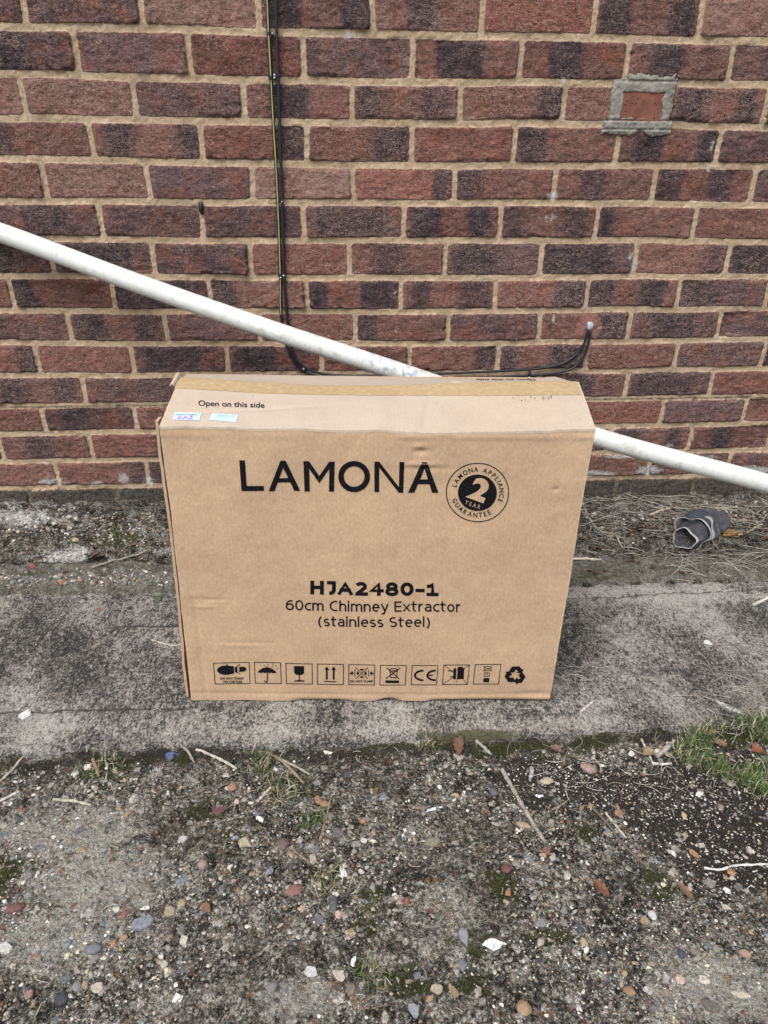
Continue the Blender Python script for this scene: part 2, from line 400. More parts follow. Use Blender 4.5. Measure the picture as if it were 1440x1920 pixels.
def pipe_material():
    k = NT("white_plastic_pipe")
    c = k.mix(k.noise(4, 3), (.60, .625, .605), (.66, .672, .65))
    d = k.math('MULTIPLY', k.ramp(k.noise(9, 4, .7), [(.42, 0.), (.66, 1.)]), k.ramp(k.noise(75, 5, .75), [(.55, 0.), (.66, .8)]))
    c = k.mix(d, c, (.36, .36, .27))
    s = k.math('MULTIPLY', k.ramp(k.noise(13, 4, .7, k.coord((1, 1, 1), (4.4, 0, 2))), [(.58, 0.), (.66, 1.)]), k.ramp(k.noise(48, 5, .7, k.coord((.5, 1, 1.5))), [(.60, 0.), (.64, .7)]))
    c = k.mix(s, c, (.23, .27, .33))
    zone = k.ramp(k.math('MULTIPLY_ADD', k.sep(k.tc.outputs["Object"], 0), .6, .1), [(.0, .12), (.25, .5), (.45, .85), (.62, 1.), (.80, .9), (.95, .45)])
    zm = k.math('MULTIPLY', zone, k.ramp(k.noise(60, 6, .78), [(.50, 0.), (.60, .75)]))
    c = k.mix(zm, c, (.40, .40, .33))
    gx = k.ramp(k.sep(k.tc.outputs["Object"], 0), [(.62, 0.), (.72, 1.), (.86, 1.), (.93, 0.)])
    gs = k.math('MULTIPLY', gx, k.ramp(k.noise(42, 4, .6, k.coord((1, .5, .6), (2, 1, 0)), 1.0), [(.53, 0.), (.56, .8)]))
    c = k.mix(gs, c, (.25, .29, .36))
    dot = k.ramp(k.voro(75), [(.05, 1.), (.085, 0.)])
    c = k.mix(k.math('MULTIPLY', dot, k.ramp(k.noise(22, 3), [(.52, 0.), (.6, .75)])), c, (.14, .13, .10))
    return k.done(c, k.bump(k.noise(30, 3), .05, .002), .38, .45)
M_WALL = wall_material(); M_REPAIR = concrete_repair_material(); M_GROUND = ground_material(); M_PATH = path_material(); M_SOIL = soil_material()
M_CARD = card_material(); M_DUSTY_SKYLIT = card_material('faded_dusty_skylit_card', .95, .46); M_INK = ink_material(); M_TAPE = tape_material(); M_PIPE = pipe_material()  # top flap card is faded and dusty, with skylight mixed into its colour
M_INBRICK = plain("red_infill_brick", (.195, .082, .062), .9, .35, 45, .15)
M_BLACK = plain("black_cable_sheath", (.012, .013, .018), .45, .3, 90, .45)
M_YELLOW = plain("yellow_stripe", (.33, .33, .12), .5, .2, 40, .4)
M_NAIL = plain("nail_steel", (.50, .50, .48), .4, .2, 200, .5)
M_SEAL = plain("grey_white_sealant", (.40, .42, .46), .6, .2, 120, .4)
def vcol_mat(name, rough=.85, bump_scale=300):
    k = NT(name); c = k.attr('tint', 'Color'); n = k.noise(bump_scale, 4, .65)
    if 'gravel' in name: c = k.mix(k.ramp(k.noise(190, 5, .75), [(.50, 0.), (.64, .6)]), c, (.055, .051, .040))
    c = k.mix(1.0, c, k.ramp(n, [(.28, .65), (.72, 1.25)]), 'MULTIPLY')
    return k.done(c, k.bump(n, .35, .001), rough, .3)
M_GRAVEL = vcol_mat("loose_gravel"); M_STRAW = vcol_mat("dry_straw", .8, 200); M_GRASS = vcol_mat("grass_blades", .65, 60); M_MOSS = vcol_mat("moss_fronds", .95, 200)

# ------------------------------------------------------------------ brick wall
ROWS = [[45,266,485,698,906,1115,1317],[142,356,567,773,977,1175,1372],[42,252,457,661,861,1057,1254,1437],[172,377,575,773,966,1157,1347],
 [82,277,472,662,852,1040,1226,1415],[187,378,568,756,938,1120,1304],[98,285,471,655,834,1014,1190,1366],[22,212,392,575,752,929,1102,1272,1440],
 [131,311,485,665,839,1011,1180,1351],[68,247,426,602,769,934,1101,1268,1430],[157,1174,1335],[82,255,1241,1397],[2,170,1295],[107,275,1215,1368],[219,1154,1299]]
ROWY = [(25,27),(97,114),(183,195),(262,273),(337,347),(413,417),(485,485),(550,548),(613,607),(675,666),(734,718),(789,769),(841,820),(891,868),(938,914)]
BEDL = [48,139,222,297,377,449,517,582,643,705,763,814,866,916]
BEDM = [64,152,229,308,379,450,520,583,644,700]
BEDR = [77,157,237,311,384,452,517,578,636,692,744,795,844,891]
# brick kinds, from the first joint rightwards (first letter: the piece left of the first joint)
KINDS = ["pplbbobl", "pprpbbbp", "llpbbrrbb", "bbrrrbbpb", "rlplobbbp", "ppppbbbrb", "ppprbpprp", "rbpbbbrbpp", "pbprbprpp", "rrpprrbrpp",
         "bprrrrbpr", "rprrrpoop", "bbrrrrrrbb", "rrbrrrrrbp", "pprrrrppp"]
TINT = {'p': (.070, .046, .051), 'r': (.118, .058, .048), 'l': (.168, .103, .088), 'o': (.165, .064, .047), 'b': (.112, .062, .054), 'd': (.06, .042, .044)}
beds = []
for k in range(14):
    pts = [on_wall(20, BEDL[k])] + ([on_wall(710, BEDM[k])] if k < len(BEDM) else []) + [on_wall(1430, BEDR[k])]
    xs_ = np.array([p[0] for p in pts]); zs_ = np.array([p[2] for p in pts])
    beds.append(np.polyfit(xs_, zs_, len(pts)-1))
PITCH = .078
def bed_z(k, x):
    x = np.asarray(x, float)
    xc = np.clip(x, -.35, 1.95)
    if k < 0: return np.polyval(beds[0], xc) + PITCH*(-k)
    if k > 13: return np.polyval(beds[13], xc) - PITCH*(k-13)
    return np.polyval(beds[k], xc)
WX = np.unique(np.round(np.concatenate([np.arange(-2.6, -.46, .012), np.arange(-.46, 2.12, .0026), np.arange(2.12, 4.4, .012)]), 5))
WZ = np.unique(np.round(np.concatenate([np.arange(-.06, 1.235, .0026), np.arange(1.235, 2.7, .012)]), 5))
X, Z = np.meshgrid(WX, WZ)
xw = X + (fbm(X*9, Z*9, 3, 5)-.5)*.008; zw = Z + (fbm(X*7+40, Z*7, 3, 6)-.5)*.007
edge = np.full(X.shape, -.02); tint = np.zeros(X.shape+(3,)); band = np.zeros(X.shape); frost = np.zeros(X.shape); bh = np.zeros(X.shape)
white = np.zeros(X.shape); grime = np.zeros(X.shape)
rr = np.random.default_rng(3)
done = np.zeros(X.shape, bool)
for row in range(-20, 17):
    top = bed_z(row-1, xw); bot = bed_z(row, xw)
    inrow = (zw <= top) & (zw > bot)
    if not inrow.any(): continue
    if 0 <= row < 15:
        yl, yr = ROWY[row]
        js = [on_wall(px, yl+(yr-yl)*px/1430.)[0] for px in ROWS[row]]
        kinds = KINDS[row]
    else:
        js = [(.225*.5 if row % 2 else 0)-.03 + rr.uniform(-.01, .01)]; kinds = ""
    full = []
    for a, b in zip(js, js[1:]):
        m = max(1, int(round((b-a)/.225)))
        full += [a+(b-a)*i/m for i in range(m)]
    full.append(js[-1]); n_left = 0
    while full[0] > -2.9: full.insert(0, full[0]-.225+rr.uniform(-.004, .004)); n_left += 1
    while full[-1] < 4.7: full.append(full[-1]+.225+rr.uniform(-.004, .004))
    full = np.array(full)
    xi = xw[inrow]; idx = np.clip(np.searchsorted(full, xi)-1, 0, len(full)-2)
    L_, R_ = full[idx], full[idx+1]
    dx = np.minimum(xi-L_, R_-xi)-.0062
    dz = np.minimum(top[inrow]-zw[inrow], zw[inrow]-bot[inrow])-.0072
    e = np.where((dx < .006) & (dz < .006), .006-np.hypot(.006-dx, .006-dz), np.minimum(dx, dz))
    edge[inrow] = np.clip(e, -.02, .02)
    u = (xi-L_)/(R_-L_)
    nb = len(full)-1
    tl = np.zeros((nb, 3)); fr = np.zeros(nb); bd = np.zeros((nb, 4)); off = np.zeros(nb); bst = np.ones(nb); bso = np.full(nb, .03); tilt = rr.normal(0, .006, nb)
    for i in range(nb):
        q = i-(n_left-1)
        kd = kinds[q] if 0 <= q < len(kinds) else rr.choice(list('pprbbl'))
        base = np.array(TINT[kd])*rr.uniform(.78, 1.25); base[1:] *= rr.uniform(.95, 1.06)
        tl[i] = base; off[i] = rr.normal(0, .0012)
        fr[i] = {'l': rr.uniform(.7, 1.0), 'r': rr.uniform(.1, .5), 'o': .45}.get(kd, rr.uniform(0, .35))
        bst[i] = rr.uniform(.70, 1.0); bso[i] = rr.uniform(.035, .12)
        if kd == 'b':
            pk = rr.integers(6)
            bd[i] = [(rr.uniform(.0, .08), rr.uniform(.28, .42), rr.uniform(.60, .72), rr.uniform(.90, 1.1)), (-.2, rr.uniform(.18, .34), rr.uniform(.52, .66), rr.uniform(.80, .98)),
                     (rr.uniform(.18, .3), rr.uniform(.5, .66), 2, 2), (rr.uniform(.1, .2), rr.uniform(.36, .46), rr.uniform(.74, .84), 1.2), (-.2, rr.uniform(.2, .45), 2, 2), (rr.uniform(.04, .12), rr.uniform(.34, .46), rr.uniform(.64, .7), rr.uniform(.9, 1.0))][pk]
        elif kd == 'p': bd[i] = rr.choice([0, 1])*np.array([rr.uniform(-.2, .3), rr.uniform(.45, .9), 2, 2]) + np.array([0, 0, 0, 0])
        else: bd[i] = (2, 2, 2, 2) if rr.random() < .6 else (rr.uniform(.6, .8), 1.1, 2, 2)
    tint[inrow] = tl[idx]; frost[inrow] = fr[idx]; b_ = bd[idx]
    wob = (fbm(xi*14, zw[inrow]*14, 2, 77)-.5)*.10
    uu = u+wob
    so = bso[idx]; bb = (sstep(b_[:, 0]-so, b_[:, 0]+so, uu)*(1-sstep(b_[:, 1]-so, b_[:, 1]+so, uu)) + sstep(b_[:, 2]-so, b_[:, 2]+so, uu)*(1-sstep(b_[:, 3]-so, b_[:, 3]+so, uu)))*bst[idx]
    band[inrow] = np.clip(bb, 0, 1)
    bh[inrow] = off[idx] + tilt[idx]*(u-.5)
# low wall: lime bloom above the bottom bed, soil-dark plinth course
b13 = bed_z(13, X)
white = np.maximum(white, np.exp(-((Z-b13-.012)/.016)**2)*sstep(.45, .62, fbm(X*5+3, Z*3, 3, 21))*.95)
white = np.maximum(white, np.exp(-((Z-b13+.01)/.03)**2)*np.exp(-((X-1.95)/.22)**2)*.8)
def blob(px, py, rx, ry): # on the wall, world metres
    P = on_wall(px, py); return np.exp(-((X-P[0])/rx)**2-((Z-P[2])/ry)**2)
for px, py, rx, ry, s in ((1035,368,.018,.014,.9),(1030,408,.035,.02,.55),(1190,497,.02,.05,.6),(1185,480,.02,.02,.6),(1335,272,.012,.025,.62),(1330,316,.008,.01,.8),(1327,330,.008,.012,.6),
                          (1057,150,.008,.008,.9),(757,930,.01,.01,.0),(1255,835,.02,.010,.75),(855,640,.008,.02,.6),(740,550,.006,.016,.65),(742,620,.006,.016,.65),(1038,598,.006,.016,.8),
                          (1180,855,.04,.006,.9),(85,868,.01,.006,.9),(655,66,.018,.008,.8),(1400,886,.13,.028,.95),(1215,882,.05,.020,.95),(1160,856,.05,.007,.9),(95,903,.05,.012,.9),(180,906,.035,.010,.8),(232,897,.018,.022,.95),(280,902,.025,.020,.85),(1330,858,.05,.012,.7)):
    white = np.maximum(white, s*blob(px, py, rx, ry))
grime = np.maximum(grime, sstep(.012, -.02, Z-b13)*.86)
grime = np.maximum(grime, np.exp(-((Z-bed_z(10, X)+.002)/.006)**2)*.62)       # dark damp course line
grime = np.maximum(grime, .42*sstep(.10, .0, Z-b13)*fbm(X*6, Z*9, 3, 9))
P_in = on_wall(1105, 612)
pr = np.hypot(X-P_in[0], Z-P_in[2])
pink = np.exp(-((pr-.021)/.014)**2)*.95
eb = edge + (fbm(X*120, Z*120, 3, 12)-.5)*.008 - .004*sstep(.62, .75, fbm(X*40, Z*60, 2, 13))
bump_ = (fbm(X*75, Z*130, 4, 2)-.5)*.0046 + (fbm(X*28, Z*40, 2, 8)-.5)*.003
mort = .0026 + (fbm(X*160, Z*160, 3, 4)-.5)*.0036 + (fbm(X*20, Z*26, 2, 14)-.5)*.0046
s_ = sstep(-.0014, .0020, eb)
Y = mort*(1-s_) + (bh+bump_)*s_
V = np.stack([X, Y, Z], -1).reshape(-1, 3)
F = grid_faces(len(WZ), len(WX))
wall_me = mesh_from("brick_wall", V, F.ravel(), [4]*len(F), True, dict(edge=edge.ravel(), tint=tint.reshape(-1, 3), band=band.ravel(), frost=frost.ravel(),
                    white=white.ravel(), grime=grime.ravel(), pink=pink.ravel()))
# give the wall its body: back, top and ends
bmv = [(WX[0], .22, WZ[0]), (WX[-1], .22, WZ[0]), (WX[-1], .22, WZ[-1]), (WX[0], .22, WZ[-1]), (WX[0], .012, WZ[0]), (WX[-1], .012, WZ[0]), (WX[-1], .012, WZ[-1]), (WX[0], .012, WZ[-1])]
wall = link("brick_wall", wall_me, M_WALL)
tag(wall, "old dark red and plum brick wall with sandy mortar behind the box", "wall")
core = mesh_from("wall_core", bmv, [0,3,2,1, 3,7,6,2, 0,4,7,3, 1,2,6,5, 0,1,5,4], [4]*5, False)
link("wall_core", core, M_REPAIR, wall)

# repair patch with half a red brick let into it
def patch():
    P0 = on_wall(1112, 266); P1 = on_wall(1276, 134)
    xs = np.linspace(P0[0], P1[0], 150); zs = np.linspace(P0[2], P1[2], 120)
    gx, gz = np.meshgrid(xs, zs)
    def rect(pxa, pya, pxb, pyb):
        a = on_wall(pxa, pyb); b = on_wall(pxb, pya)
        return np.minimum(np.minimum(gx-a[0], b[0]-gx), np.minimum(gz-a[2], b[2]-gz))
    outer = np.maximum(np.maximum(rect(1137, 151, 1267, 244), rect(1130, 226, 1262, 249)), rect(1176, 141, 1264, 160)) + (fbm(gx*34, gz*34, 5, 33, .58)-.5)*.020
    inner = rect(1160, 174, 1245, 223) + (fbm(gx*60, gz*60, 5, 35, .6)-.5)*.010
    groove = np.exp(-((gz-on_wall(1200, 226)[2])/.0022)**2) + np.exp(-((gz-on_wall(1200, 152)[2])/.0022)**2) + .7*np.exp(-((gz-on_wall(1200, 243)[2])/.0022)**2)
    y = -.0040 - .0026*sstep(0, .008, outer) + (fbm(gx*130, gz*130, 4, 36)-.5)*.0032 + .003*groove
    y = y + .007*sstep(-.001, .003, inner)
    outer = np.where(inner > .010, -1, outer)
    y = y + .014*sstep(.0006, -.0045, outer)
    V = np.stack([gx, y, gz], -1).reshape(-1, 3); F = grid_faces(120, 150)
    keep = (outer.ravel()[F].max(1) > -.0045)
    F = F[keep]
    o = link("mortar_patch", mesh_from("mortar_patch", V, F.ravel(), [4]*len(F)), M_REPAIR, wall)
    o['label'] = "rough grey repair mortar framing a red brick end"
    a = on_wall(1155, 226); b = on_wall(1249, 168)
    xs = np.linspace(a[0], b[0], 60); zs = np.linspace(a[2], b[2], 40); gx, gz = np.meshgrid(xs, zs)
    y = -.0046 + (fbm(gx*50, gz*50, 4, 41)-.5)*.002 + .004*(vnoise(gx*260, gz*260, 9) > .93)
    o = sheet("infill_brick", np.stack([gx, y, gz], -1), .03, (0, -1, 0), M_INBRICK, wall)
    o['label'] = "plain orange red brick end in grey mortar"
patch()
def small_ball(name, P, r, mat, parent=None, seed=0, jit=.15, sub=2):
    bm = bmesh.new(); bmesh.ops.create_icosphere(bm, subdivisions=sub, radius=1)
    rs = random.Random(seed)
    ph = [rs.uniform(0, 6.28) for _ in range(6)]
    for v in bm.verts:
        c = v.co; f = 1+jit*(math.sin(3*c.x+ph[0])+math.sin(4*c.y+ph[1])+math.sin(3.5*c.z+ph[2]))/2
        v.co = Vector((c.x*r[0]*f, c.y*r[1]*f, c.z*r[2]*f))
    me = bpy.data.meshes.new(name); bm.to_mesh(me); bm.free()
    for p in me.polygons: p.use_smooth = True
    return link(name, me, mat, parent, tuple(P))
P = on_wall(377, 390); small_ball("wall_plug", P+np.array([0, -.001, 0]), (.006, .005, .015), M_BLACK, wall, 2)
P = on_wall(1106, 611); small_ball("sealant", P+np.array([0, -.002, 0]), (.009, .007, .011), M_SEAL, wall, 5, .35)

# ------------------------------------------------------------------ ground, path, soil strip
def wblob(X, Y, px, py, rx, ry, z=-.015):
    P = on_z(px, py, z); return np.exp(-((X-P[0])/rx)**2-((Y-P[1])/ry)**2)
def y_front(x): return -.815 + (fbm(x*4, x*0, 3, 51)-.5)*.035 - .012*sstep(.25, -.1, x) + (fbm(x*30, x*0+3, 4, 52, .65)-.5)*.026
def y_back(x): return -.354 - .012*x + (fbm(x*6, x*0, 3, 53)-.5)*.02 + (fbm(x*38, x*0+2, 4, 54, .65)-.5)*.022
def ground_z(x, y):
    return -.017 + (fbm(x*5, y*5, 3, 61)-.5)*.016 + (fbm(x*60, y*60, 4, 62)-.5)*.007 + (vnoise(x*170, y*170, 63)-.5)*.0035 + .006*np.exp(-((y-y_front(x)+.01)/.03)**2)
gxs = np.unique(np.round(np.concatenate([np.array([-40, -20, -10, -5, -3, -2, -1.4, -1.0]), np.arange(-.9, 2.3, .02), np.arange(-.1, 1.55, .0032), np.array([2.6, 3.2, 4, 6, 10, 20, 40])]), 5))
gys = np.unique(np.round(np.concatenate([np.array([-40, -20, -10, -5, -3, -2.2, -1.8]), np.arange(-1.6, .2, .03), np.arange(-1.36, -.77, .0032), np.array([.4, 1, 3, 8, 20, 40])]), 5))
X, Y = np.meshgrid(gxs, gys)
Zg = ground_z(X, Y)
yf = y_front(X)
Zg = np.where(Y > yf+.03, -.055, Zg); Zg = np.where((Y > .1), -.06, Zg)
soil = np.zeros(X.shape); moss = np.zeros(X.shape); pale = np.zeros(X.shape)
for px, py, rx, ry, s in ((1030,1450,.12,.045,.8),(1180,1480,.16,.055,.95),(1330,1540,.16,.07,1.0),(1400,1620,.12,.06,.95),(1420,1480,.2,.1,1.),(1000,1500,.05,.04,.7),(1000,1430,.08,.02,.8),(960,1460,.05,.03,.8),
                          (900,1870,.05,.03,.45),(380,1660,.05,.04,.3),(420,1800,.06,.03,.3),(300,1430,.2,.02,.45),(1260,1420,.12,.03,.8)):
    soil = np.maximum(soil, s*wblob(X, Y, px, py, rx, ry))
moss = np.maximum(moss, .80*np.exp(-((Y-yf+.020)/.024)**2)*sstep(.42, .62, fbm(X*7, Y*2, 3, 71)))
soil = np.maximum(soil, .62*np.exp(-((Y-yf+.016)/.022)**2))
for px, py, rx, ry, s in ((0,1640,.05,.05,.8),(200,1440,.08,.03,.7),(390,1520,.07,.05,.55),(180,1480,.05,.03,.6),(420,1580,.12,.06,.5),(690,1730,.05,.04,.6),(700,1680,.05,.04,.55),(940,1660,.04,.04,.75),(1240,1670,.05,.04,.6),
                          (770,1840,.05,.05,.62),(1000,1400,.3,.015,.6),(560,1480,.1,.05,.5),(740,1480,.14,.04,.45),(900,1560,.1,.05,.5),(600,1600,.08,.05,.45),(1150,1780,.06,.04,.5),(880,1840,.07,.04,.62),(330,1560,.06,.04,.5),(90,1690,.05,.05,.5),(1030,1755,.05,.02,.75),(1100,1560,.03,.03,.75),(1220,1640,.04,.03,.65),(880,1770,.05,.04,.6),(780,1400,.2,.02,.55),(1060,1410,.12,.02,.6),(200,1800,.06,.06,.3),(660,1640,.06,.05,.45)):
    moss = np.maximum(moss, s*wblob(X, Y, px, py, rx, ry))
for px, py, rx, ry, s in ((130,1560,.13,.06,.8),(180,1650,.12,.07,.85),(100,1760,.12,.06,.7),(560,1870,.07,.04,.65),(1340,1850,.09,.05,.95),(1290,1810,.06,.04,.6),(830,1690,.06,.04,.5),(840,1760,.08,.04,.5),(760,1560,.1,.05,.35),(1060,1820,.07,.05,.25),(450,1740,.08,.05,.3),(330,1880,.1,.04,.4)):
    pale = np.maximum(pale, s*wblob(X, Y, px, py, rx, ry))
V = np.stack([X, Y, Zg], -1).reshape(-1, 3); F = grid_faces(len(gys), len(gxs))
g = link("ground", mesh_from("ground", V, F.ravel(), [4]*len(F), True, dict(soil=soil.ravel(), moss=moss.ravel(), pale=pale.ravel())), M_GROUND)
tag(g, kind='structure')

pxs = np.unique(np.round(np.concatenate([np.arange(-2.6, -.4, .03), np.arange(-.4, 1.85, .0040), np.arange(1.85, 4.4, .03)]), 5))
pys = np.unique(np.round(np.arange(-.87, -.28, .0040), 5))
X, Y = np.meshgrid(pxs, pys)
yf = y_front(X)
Zp = (fbm(X*4, Y*4, 3, 81)-.5)*.006 + (fbm(X*70, Y*70, 4, 82)-.5)*.0036
seam1 = np.exp(-((Y-(-.716-.012*(X-.1)+(fbm(X*20, X*0, 3, 84)-.5)*.01))/.004)**2)*sstep(.38, .30, X)
seam2 = np.exp(-((Y-(-.472+(fbm(X*14, X*0, 3, 85)-.5)*.01))/.005)**2)*.9*sstep(.42, .5, fbm(X*6, Y*0, 2, 86))
crack = np.exp(-((Y-(-.395-.02*np.sin(X*2.2)+(fbm(X*26, X*0, 4, 87, .6)-.5)*.02))/.0030)**2)*sstep(.95, 1.05, X)
seam = np.maximum(np.maximum(seam1, seam2), crack*.9)
Zp = Zp - .003*seam
fall = sstep(yf+.004, yf-.006, Y)
Zp = Zp - .05*fall
wear = .02*np.ones(X.shape) + (fbm(X*3, Y*6, 3, 88)-.5)*.10
for px, py, rx, ry, s in ((120,1360,.2,.035,.085),(780,1370,.35,.02,.075),(1000,1360,.12,.02,.06),(480,1370,.1,.02,.05),(1330,1120,.3,.02,.12),(1200,1105,.2,.02,.12),(200,1240,.25,.08,-.050),(60,1200,.25,.04,-.02),(1250,1330,.2,.03,-.03),(300,1330,.1,.03,-.06),(1200,1220,.2,.05,.0)):
    wear = wear + s*wblob(X, Y, px, py, rx, ry, 0)
wear = wear - .03*np.exp(-((Y-yf)/.008)**2)
mossp = .50*np.exp(-((Y-yf)/.010)**2)*(.2+fbm(X*7, Y*3, 3, 89)) + .62*wblob(X, Y, 890, 1378, .06, .02, 0)
V = np.stack([X, Y, Zp], -1).reshape(-1, 3); F = grid_faces(len(pys), len(pxs))
g = link("path", mesh_from("path", V, F.ravel(), [4]*len(F), True, dict(wear=wear.ravel(), moss=mossp.ravel(), seam=seam.ravel()*.85)), M_PATH)
tag(g, kind='structure')
def path_z(x, y): return (fbm(x*4, y*4, 3, 81)-.5)*.006

sys_ = np.unique(np.round(np.arange(-.40, .03, .0036), 5))
X, Y = np.meshgrid(np.unique(np.round(np.concatenate([np.arange(-2.6, -.5, .03), np.arange(-.5, 2.15, .0042), np.arange(2.15, 4.4, .03)]), 5)), sys_)
def soil_z(x, y, fine=True):
    yb = y_back(x)
    z = .030 + .028*sstep(-.26, -.02, y)*np.ones_like(x)
    lump = np.exp(-((x+.30)/.30)**2-((y+.09)/.07)**2) + .7*np.exp(-((x+.25)/.2)**2-((y+.17)/.03)**2) + .5*np.exp(-((x-.25)/.12)**2-((y+.13)/.03)**2)
    z = z + .026*lump*(.6+.8*fbm(x*14, y*14, 3, 91))
    z = z - .012*np.exp(-((y+.235+.012*np.sin(x*5))/.018)**2)
    z = z + (fbm(x*22, y*22, 5, 92, .6)-.5)*.030*sstep(-.32, -.24, y)
    if fine: z = z + (fbm(x*90, y*90, 3, 93)-.5)*.010
    right = sstep(.9, 1.1, x)
    z = z - .016*right*sstep(-.22, -.28, y)
    return np.where(y < yb+.05, z*sstep(yb-.004, yb+.03, y) - .03*sstep(yb+.02, yb-.012, y), z)
Zs = soil_z(X, Y)
ledge = sstep(-.235, -.262, Y)*sstep(-.375, -.345, Y)*.85
pale = np.zeros(X.shape); moss = np.zeros(X.shape)
for px, py, rx, ry, s in ((40,985,.20,.05,.75),(130,1030,.14,.03,.7),(60,960,.2,.03,.6),(280,1000,.1,.04,.55),(300,1025,.05,.02,.6),(100,1107,.3,.018,.65),(240,1105,.15,.02,.7),(1360,955,.25,.05,.35),(1120,960,.1,.03,.3)):
    pale = np.maximum(pale, s*wblob(X, Y, px, py, rx, ry, .045))
for px, py, rx, ry, s in ((220,1010,.12,.03,.8),(40,1065,.2,.02,.6),(60,1050,.2,.02,.5),(280,1110,.06,.02,.5),(1130,1060,.15,.012,.65),(1420,1075,.08,.02,.6),(1100,930,.1,.03,.5),(250,990,.1,.02,.6),(200,945,.3,.02,.6)):
    moss = np.maximum(moss, s*wblob(X, Y, px, py, rx, ry, .045))
V = np.stack([X, Y, Zs], -1).reshape(-1, 3); F = grid_faces(X.shape[0], X.shape[1])
g = link("soil_strip", mesh_from("soil_strip", V, F.ravel(), [4]*len(F), True, dict(pale=pale.ravel(), moss=moss.ravel(), ledge=ledge.ravel())), M_SOIL)
tag(g, kind='structure')
def surf_z(x, y):
    x = np.asarray(x, float); y = np.asarray(y, float)
    zg = np.where(y < y_front(x), ground_z(x, y), path_z(x, y))
    return np.where(y > y_back(x)+.012, np.maximum(soil_z(x, y), 0), zg)
def at(px, py, lift=0.0):
    z = 0.0
    for _ in range(4):
        P = on_z(px, py, z); z = float(surf_z(P[0], P[1]))+lift
    return on_z(px, py, z)

# ------------------------------------------------------------------ cardboard box
BL = on_z(358, 1315, 0.002); BR = on_z(1030, 1316, 0.002)
Ud = (BR-BL); BW = np.linalg.norm(Ud); Ud = Ud/BW
Nd = np.array([Ud[1], -Ud[0], 0.0]); Nd = Nd if Nd[1] < 0 else -Nd       # outward, towards the camera
Bk = -Nd
def plane_pt(px, py, depth):
    d = ray(px, py); O = BL + Bk*depth
    return CAM + ((O-CAM) @ Nd)/(d @ Nd)*d
def uv(px, py):
    P = plane_pt(px, py, 0); return np.array([(P-BL) @ Ud, P[2]])
box = bpy.data.objects.new("cardboard_box", None); COL.objects.link(box)
C0 = BL + Ud*BW/2 + Bk*.145
box.location = C0; box.empty_display_size = .1
tag(box, "large brown cardboard carton standing on the concrete path in front of the wall", "box")
def bpar(o): o.matrix_parent_inverse = Matrix.Translation(-Vector(C0)); return o
LEFT = np.array([uv(358,1314), uv(349,1225), uv(340,1140), uv(331,1050), uv(321,960), uv(309,880), uv(298,799)])
RIGHT = np.array([uv(1030,1316), uv(1045,1225), uv(1060,1140), uv(1075,1050), uv(1089,960), uv(1103,880), uv(1117,806)])
TOPL = np.array([uv(298,799), uv(420,801), uv(540,803), uv(620,806), uv(700,806), uv(790,810), uv(880,809), uv(1000,808), uv(1117,806)])
def bulge(u, v):
    s = u/BW; t = v/.55
    d = .0035*np.sin(np.clip(s, 0, 1)*math.pi)*np.sin(np.clip(t, 0, 1)*math.pi) + (fbm(u*9, v*9, 3, 101)-.5)*.0032 + (fbm(u*3, v*3, 2, 102)-.5)*.005
    for px, py, rx, ry, a in ((790,846,.010,.004,-.0040),(785,836,.008,.0025,.0025),(800,878,.028,.003,-.0022),(790,870,.03,.003,.0020),(1042,918,.004,.0025,-.004),(735,1312,.02,.007,-.004),(390,1125,.03,.0018,-.0018),(385,1138,.02,.003,.0015),
                              (470,1206,.04,.0016,-.0016),(450,1211,.04,.002,.0013),(1000,1300,.03,.006,-.002)):
        q = uv(px, py); d = d + a*np.exp(-((u-q[0])/rx)**2-((v-q[1])/ry)**2)
    # creases parallel to the left and bottom edges
    q = uv(380, 1260)[0]
    d = d - .0016*np.exp(-((u-q-.012*(v-.05))/.0035)**2)*sstep(.40, .1, v) - .0012*np.exp(-((v-.020)/.004)**2)
    d = d + .0022*np.exp(-((v-.535)/.004)**2)*(fbm(u*25, v*0, 2, 103)-.2)
    d = d - .012*sstep(.012, 0., v)*sstep(.35, .6, fbm(u*8, v*0, 2, 104))*.5
    return d
nu, nv = 190, 160
tv = np.linspace(0, 1, nv); su = np.linspace(0, 1, nu)
def edge_at(E, v): return np.interp(v, E[:, 1], E[:, 0])
Pf = np.zeros((nv, nu, 3))
topc_u = TOPL[:, 0]; topc_v = TOPL[:, 1]
for j, s in enumerate(su):
    uu0 = LEFT[-1, 0] + s*(RIGHT[-1, 0]-LEFT[-1, 0])
    vt = np.interp(uu0, topc_u, topc_v) + (vnoise(np.array([uu0*40]), np.array([1.]), 7)[0]-.5)*.003
    vb = .0022 + .0030*sstep(.25, .9, s) + .002*vnoise(np.array([uu0*25]), np.array([.5]), 8)[0] + .007*math.exp(-((uu0-uv(735, 1312)[0])/.018)**2)
    v = vb + (vt-vb)*tv
    l = edge_at(LEFT, v); r = edge_at(RIGHT, v)
    u = l + s*(r-l) + (fbm(v*14, v*0+9, 3, 106)-.5)*.002
    Pf[:, j] = BL + u[:, None]*Ud + (bulge(u, v))[:, None]*Nd
    Pf[:, j, 2] = v
SS, TT = np.meshgrid(su, tv)
Up_ = ((Pf-BL) @ Ud); Vp_ = Pf[..., 2]
eD = np.minimum(np.minimum(SS*BW, (1-SS)*BW), np.minimum(TT*.55, (1-TT)*.55))
ewear = np.clip(1-eD/.007, 0, 1)*.75
dirt = np.clip(1-TT*.55/.02, 0, 1)*.55
